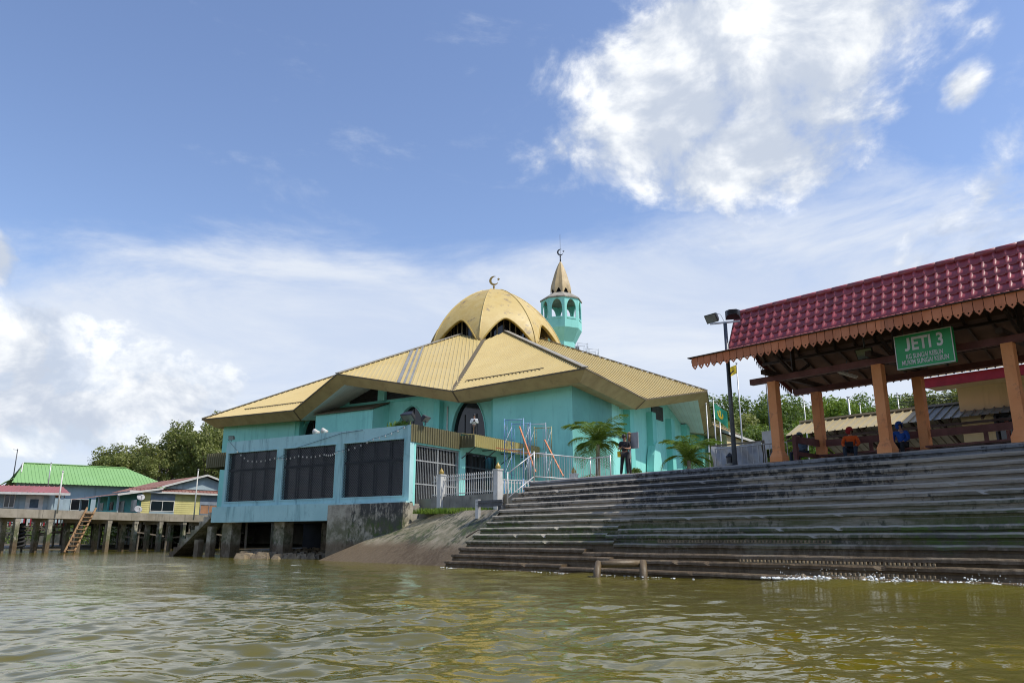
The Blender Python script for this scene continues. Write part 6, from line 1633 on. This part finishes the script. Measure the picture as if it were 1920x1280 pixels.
# ------------------------------------------------------------------ stilt houses
def board_wall(m, F_, x0, x1, y, z0, z1, bh=.22):
    z = z0
    while z < z1 - .01:
        zt = min(z + bh, z1); m.prism([(x0, y, z), (x0, y - .035, z), (x0, y - .01, zt), (x0, y, zt)], (x1 - x0, 0, 0)); z += bh
def window(F_, x0, x1, y, z0, z1, par, mat='glass', fm='white'):
    w_ = MB(F_).box(x0, x1, y - .06, y - .04, z0, z1).build('window', mat, par); m = MB(F_); t_ = .07
    for q in ((x0 - t_, x0, z0 - t_, z1 + t_), (x1, x1 + t_, z0 - t_, z1 + t_), (x0, x1, z0 - t_, z0), (x0, x1, z1, z1 + t_), ((x0 + x1) / 2 - .03, (x0 + x1) / 2 + .03, z0, z1)): m.box(q[0], q[1], y - .1, y - .03, q[2], q[3])
    m.build('window_frame', fm, w_); return w_
def stilts(par, F_, x0, x1, y0, y1, nx, ny, ztop, mat='greywood', r_=.11):
    rr_ = random.Random(int(abs(x0 * 7 + y0 * 3)) + nx)
    for i in range(nx):
        for j in range(ny):
            xx = x0 + (x1 - x0) * (i + .5 * rr_.random()) / max(1, nx - .5); yy = y0 + (y1 - y0) * (j + .3 * rr_.random()) / max(1, ny - .7)
            if j == 0 and i < nx - 1: MB(F_).bar((xx - .3, yy - .12, ztop - 1.0 - .8 * rr_.random()), (xx + (x1 - x0) / nx + .5, yy - .12, ztop - 1.0 - .8 * rr_.random()), .06, .14).build('brace', mat, par)
            MB(F_).tube([(xx + rr_.gauss(0, .12), yy + rr_.gauss(0, .1), -1.5), (xx, yy, ztop)], r_ * rr_.uniform(.7, 1.3), 7).build('stilt', mat if rr_.random() < .6 else 'tidalwall', par)
# yellow house: x along its gable face (to the right and away), y back along the ridge
yq = atZ(262, 968, 3.45 - .1); yq = atY(262, 966, 84)
YF = Frame(V((yq.x, yq.y, 0)), V((.714, .70, 0)), V((-.70, .714, 0))); z0 = 3.3; ze_, zr_ = 5.95, 8.05
yh = thing('yellow_house', 'yellow boarded stilt house with rust red gabled roof', 'house', YF.p(6, 5, 3.3))
m = MB(YF); board_wall(m, YF, 0, 13, 0, z0, ze_); m.build('gable_wall', 'yellow', yh)
m = MB(YF); m.box(.0, 13, .02, 15, z0, ze_); m.build('wall', 'aqua', yh)
m = MB(YF); m.prism([(2.2, .1, ze_ + .5), (11.2, .1, ze_ + .5), (6.7, .1, zr_ - .15)], (0, .1, 0)); ped = m.build('pediment', 'hblue', yh)
def rpoly(m, pts, **kw): corr(m, [YF.p(*q) for q in pts], None, .4, .12, .05, **kw)
m = MB(); rpoly(m, [(6.7, -.4, zr_), (1.9, -.4, ze_ + .62), (1.9, 16, ze_ + .62), (6.7, 16, zr_)]); yroof = m.build('roof', 'redroof', yh)
m = MB(); rpoly(m, [(6.7, -.4, zr_), (11.6, -.4, ze_ + .62), (11.6, 16, ze_ + .62), (6.7, 16, zr_)]); m.build('roof_plane', 'redroof', yroof)
m = MB(); rpoly(m, [(2.0, -.6, ze_ + .45), (-2.6, -.6, ze_ - .35), (-2.6, 16, ze_ - .35), (2.0, 16, ze_ + .45)]); m.build('veranda_roof', 'redroof', yroof)
m = MB(); rpoly(m, [(-1.4, -.42, ze_ + .06), (13.4, -.42, ze_ + .06), (13.4, .05, ze_ + .42), (-1.4, .05, ze_ + .42)]); m.build('skirt_roof', 'redroof', yroof)
for (p0, p1) in (((6.7, -.42, zr_ + .02), (1.85, -.42, ze_ + .62)), ((6.7, -.42, zr_ + .02), (11.65, -.42, ze_ + .62)), ((1.9, -.62, ze_ + .42), (-2.65, -.62, ze_ - .38)), ((-1.45, -.45, ze_ + .03), (13.4, -.45, ze_ + .03))): MB(YF).bar(p0, p1, .06, .2).build('barge_board', 'white', yroof)
window(YF, 1.0, 3.4, 0, z0 + .75, z0 + 1.75, yh); MB(YF).box(.9, 3.5, -.05, -.03, z0 + 1.85, ze_ - .05).build('shutter_panel', 'shutter', yh); MB(YF).box(.9, 3.5, -.06, -.04, z0 + .05, z0 + .65).build('blue_panel', 'hblue', yh)
for x0_ in (6.3, 10.9):
    MB(YF).box(x0_, x0_ + 2.1, -.07, -.04, z0 + 1.55, ze_ - .05).build('louvre_panel', 'shutter', yh); window(YF, x0_ + .1, x0_ + 2.0, 0, z0 + .55, z0 + 1.5, yh, 'brownpanel', 'shutter'); MB(YF).box(x0_, x0_ + 2.1, -.07, -.04, z0 + .02, z0 + .48).build('panel', 'shutter', yh)
MB(YF).box(8.3, 8.9, -.45, -.07, z0 + .35, z0 + .85).build('air_conditioner', 'white', yh)
# veranda on the long left side: x negative
for k, yy in enumerate((0.3, 3.2, 6.4, 9.6, 12.8)): MB(YF).box(-2.3, -2.12, yy, yy + .18, z0, ze_ - .4).build('veranda_post', 'aqua' if k % 2 else 'hblue', yh)
MB(YF).box(-2.3, -2.2, .3, 6.4, z0, z0 + .75).build('veranda_parapet', 'aqua', yh); MB(YF).box(-2.4, 13, -.2, 15.5, z0 - .35, z0 - .01).build('floor', 'greywood', yh)
for yy in (1.2, 5.0, 8.6, 12): MB(YF).box(-.04, -.02, yy, yy + 1.7, z0 + .7, z0 + 1.9).build('side_window', 'glass', yh)
stilts(yh, YF, -2, 12.5, .2, 14, 7, 4, z0 - .35)
def dish(label, P, aim):
    t_ = thing('satellite_dish', label, 'satellite dish', P, 'satellite dishes by the yellow house'); aim = V(aim).normalized(); xx = aim.cross(V((0, 0, 1))).normalized(); F_ = Frame(P + V((0, 0, .5)), xx, xx.cross(aim), aim)
    MB(F_).lathe((0, 0, 0), [(.03, 0), (.18, .02), (.30, .06), (.40, .12), (.385, .13), (.03, .03)], 18).build('reflector', 'grey_board', t_, smooth=True); MB(F_).tube([(0, -.5, .12), (0, -.1, .55)], .02, 6).build('arm', 'dsteel', t_); MB(F_).lathe((0, -.1, .5), [(.05, 0), (.05, .12)], 8).build('receiver', 'white', t_); MB().bar(P - V((0, 0, .3)), P + V((0, 0, .5)), .05, .05).build('mount', 'dsteel', t_)
dish('upper grey satellite dish on the yellow house wall', YF.p(-.3, -.5, z0 + 1.55), (.5, -.7, .45)); dish('lower grey satellite dish on the yellow house platform', YF.p(-.5, -.7, z0 + .3), (.6, -.65, .45))
# green roofed house
gq = atY(45, 868, 100); GF = Frame(V((gq.x, gq.y, 0)), V((.8, .6, 0)), V((-.6, .8, 0))); gz = gq.z; gl = 12.0; ge = atY(60, 903, 93).z
gh_ = thing('green_house', 'pale house with bright green ribbed roof behind the stilt houses', 'house', GF.p(8, 0, 3))
half_ = 6.5
m = MB(); corr(m, [GF.p(0, 0, gz), GF.p(-1.5, -half_, ge), GF.p(gl + 5, -half_, ge), GF.p(gl, 0, gz)], None, .4, .12, .05); gro = m.build('roof', 'greenroof', gh_)
m = MB(); corr(m, [GF.p(0, 0, gz), GF.p(-1.5, half_, ge), GF.p(gl + 5, half_, ge), GF.p(gl, 0, gz)], None, .4, .12, .05); m.build('roof_plane', 'greenroof', gro)
m = MB(); corr(m, [GF.p(gl, 0, gz), GF.p(gl + 5, half_, ge), GF.p(gl + 5, -half_, ge)], None, .4, .12, .05); m.build('hip_plane', 'greenroof', gro)
MB(GF).bar((0, 0, gz + .06), (gl, 0, gz + .06), .4, .1).build('ridge_cap', 'greenroof', gro)
m = MB(GF); m.prism([(.5, -2.6, gz - 1.5), (.5, 2.6, gz - 1.5), (.5, 0, gz - .15)], (.1, 0, 0)); m.build('gable', 'hblue', gh_)
for s_ in (-1, 1): MB(GF).bar((-.1, 0, gz), (-.4, s_ * half_ * .5, gz - (gz - ge) * .5), .12, .22).build('barge_board', 'white', gro)
m = MB(); corr(m, [GF.p(-.3, -2.9, gz - 1.65), GF.p(-2.2, -half_, ge), GF.p(-2.2, half_, ge), GF.p(-.3, 2.9, gz - 1.65)], None, .4, .12, .05); m.build('hip_plane', 'greenroof', gro)
MB(GF).box(-.8, gl + 4, -half_ + .9, half_ - .9, 3.0, ge + .25).build('wall', 'hblue', gh_)
for xx in (1.2, 5.2, 9.4, 13.6): window(GF, xx, xx + 1.9, -half_ + .9, 4.6, 5.9, gh_, 'glass', 'white')
stilts(gh_, GF, 0, gl + 3, -half_ + 1.2, half_ - 1, 6, 2, 3.0)
# small house at the left frame edge
bq = atY(-25, 958, 68); BF = Frame(V((bq.x, bq.y, 0)), V((.90, .43, 0)), V((-.43, .90, 0))); bz = 3.3
bh = thing('blue_house', 'small dusty blue stilt house with pink sheet roof at the left frame edge', 'house', BF.p(2, 2, bz))
m = MB(BF); board_wall(m, BF, -6, 4.4, 0, bz, bz + 1.85); m.build('wall', 'hblue', bh)
MB(BF).box(-6, 4.5, .03, 6, bz, bz + 1.85).build('wall_core', 'hblue', bh)
m = MB(); corr(m, [BF.p(-7, -1.3, bz + 1.7), BF.p(6.2, -1.3, bz + 1.7), BF.p(5.2, 3, bz + 2.5), BF.p(-7, 3, bz + 2.5)], None, .4, .12, .05); br = m.build('roof', 'pinkroof', bh)
MB(BF).box(-7, 6.2, -1.36, -1.3, bz + 1.53, bz + 1.72).build('barge_board', 'white', br)
m = MB(); corr(m, [BF.p(-7, 7.4, bz + 1.7), BF.p(5.2, 7.4, bz + 1.7), BF.p(5.2, 3, bz + 2.5), BF.p(-7, 3, bz + 2.5)], None, .4, .12, .05); m.build('roof_plane', 'pinkroof', br)
MB(BF).box(-1.0, .1, -.06, -.03, bz, bz + 1.8).build('door', 'corange', bh)
MB(BF).box(2.75, 4.1, -.06, -.03, bz + .3, bz + 1.55).build('poster', 'white', bh)
MB(BF).lathe((3.4, -.07, bz + .95), [(.34, 0), (.34, .01)], 12).build('poster_print', 'cgrey', bh) if False else None
MB(BF).box(3.1, 3.75, -.075, -.062, bz + .45, bz + 1.2).build('poster_print', 'cgrey', bh)
window(BF, 1.2, 1.9, .0, bz + .5, bz + 1.5, bh)
for xx in (-4.5, .55, 5.6): MB(BF).box(xx - .1, xx + .1, -1.2, -1.0, bz, bz + 1.6).build('porch_post', 'hblue', bh)
MB(BF).box(-7, 7.2, -1.4, 6.2, bz - .3, bz - .01).build('floor', 'greywood', bh)
for j in range(24): MB(BF).box(.2 + .25 * j, .32 + .25 * j, -1.46, -1.42, bz - 1.1, bz - .35).build('red_paling' if j % 2 else 'white_paling', 'red' if j % 2 else 'white', bh)
MB(BF).box(0, 6.4, -1.42, -1.36, bz - 1.25, bz - 1.1).build('paling_rail', 'greywood', bh)
stilts(bh, BF, -5, 7, -1.1, 5.5, 6, 3, bz - .3)
# old tyres hung under the small house
ty = thing('tyre_stack', 'stack of old black tyres against a stilt under the blue house', 'tyres', atY(36, 1000, 66))
for j in range(6):
    c = atY(36, 985 + 7.5 * j, 65); m = MB(); m.tube([(c.x + .42 * math.cos(a_), c.y + .3 * math.sin(a_), c.z + .12 * math.sin(a_ * 1 + .5)) for a_ in [2 * math.pi * k / 16 for k in range(17)]], .10, 8); m.build('tyre', 'rubber', ty, smooth=True)
# poles on the left
for (px, yt, yb, Y_, mt, lab) in ((33, 843, 905, 96, 'dsteel', 'thin street lamp mast rising behind the green roof'), (96, 868, 915, 90, 'steel', 'thin pole in front of the green roof, left one'), (118, 884, 955, 66, 'white', 'white pole standing at the boardwalk edge in front of the houses'), (372, 881, 966, 79, 'white', 'white pole in front of the yellow gable wall')):
    q = atY(px, yt, Y_); zb_ = atY(px, yb, Y_).z; t_, _q = pole(lab, px, yt, Y_, .07, mt, zb_ - .3, 'pole', 'pole', 'poles by the stilt houses')
    if px == 33: MB().bar(q, q - V((.55, 0, -.05)), .05, .05).build('lamp_arm', 'dsteel', t_)
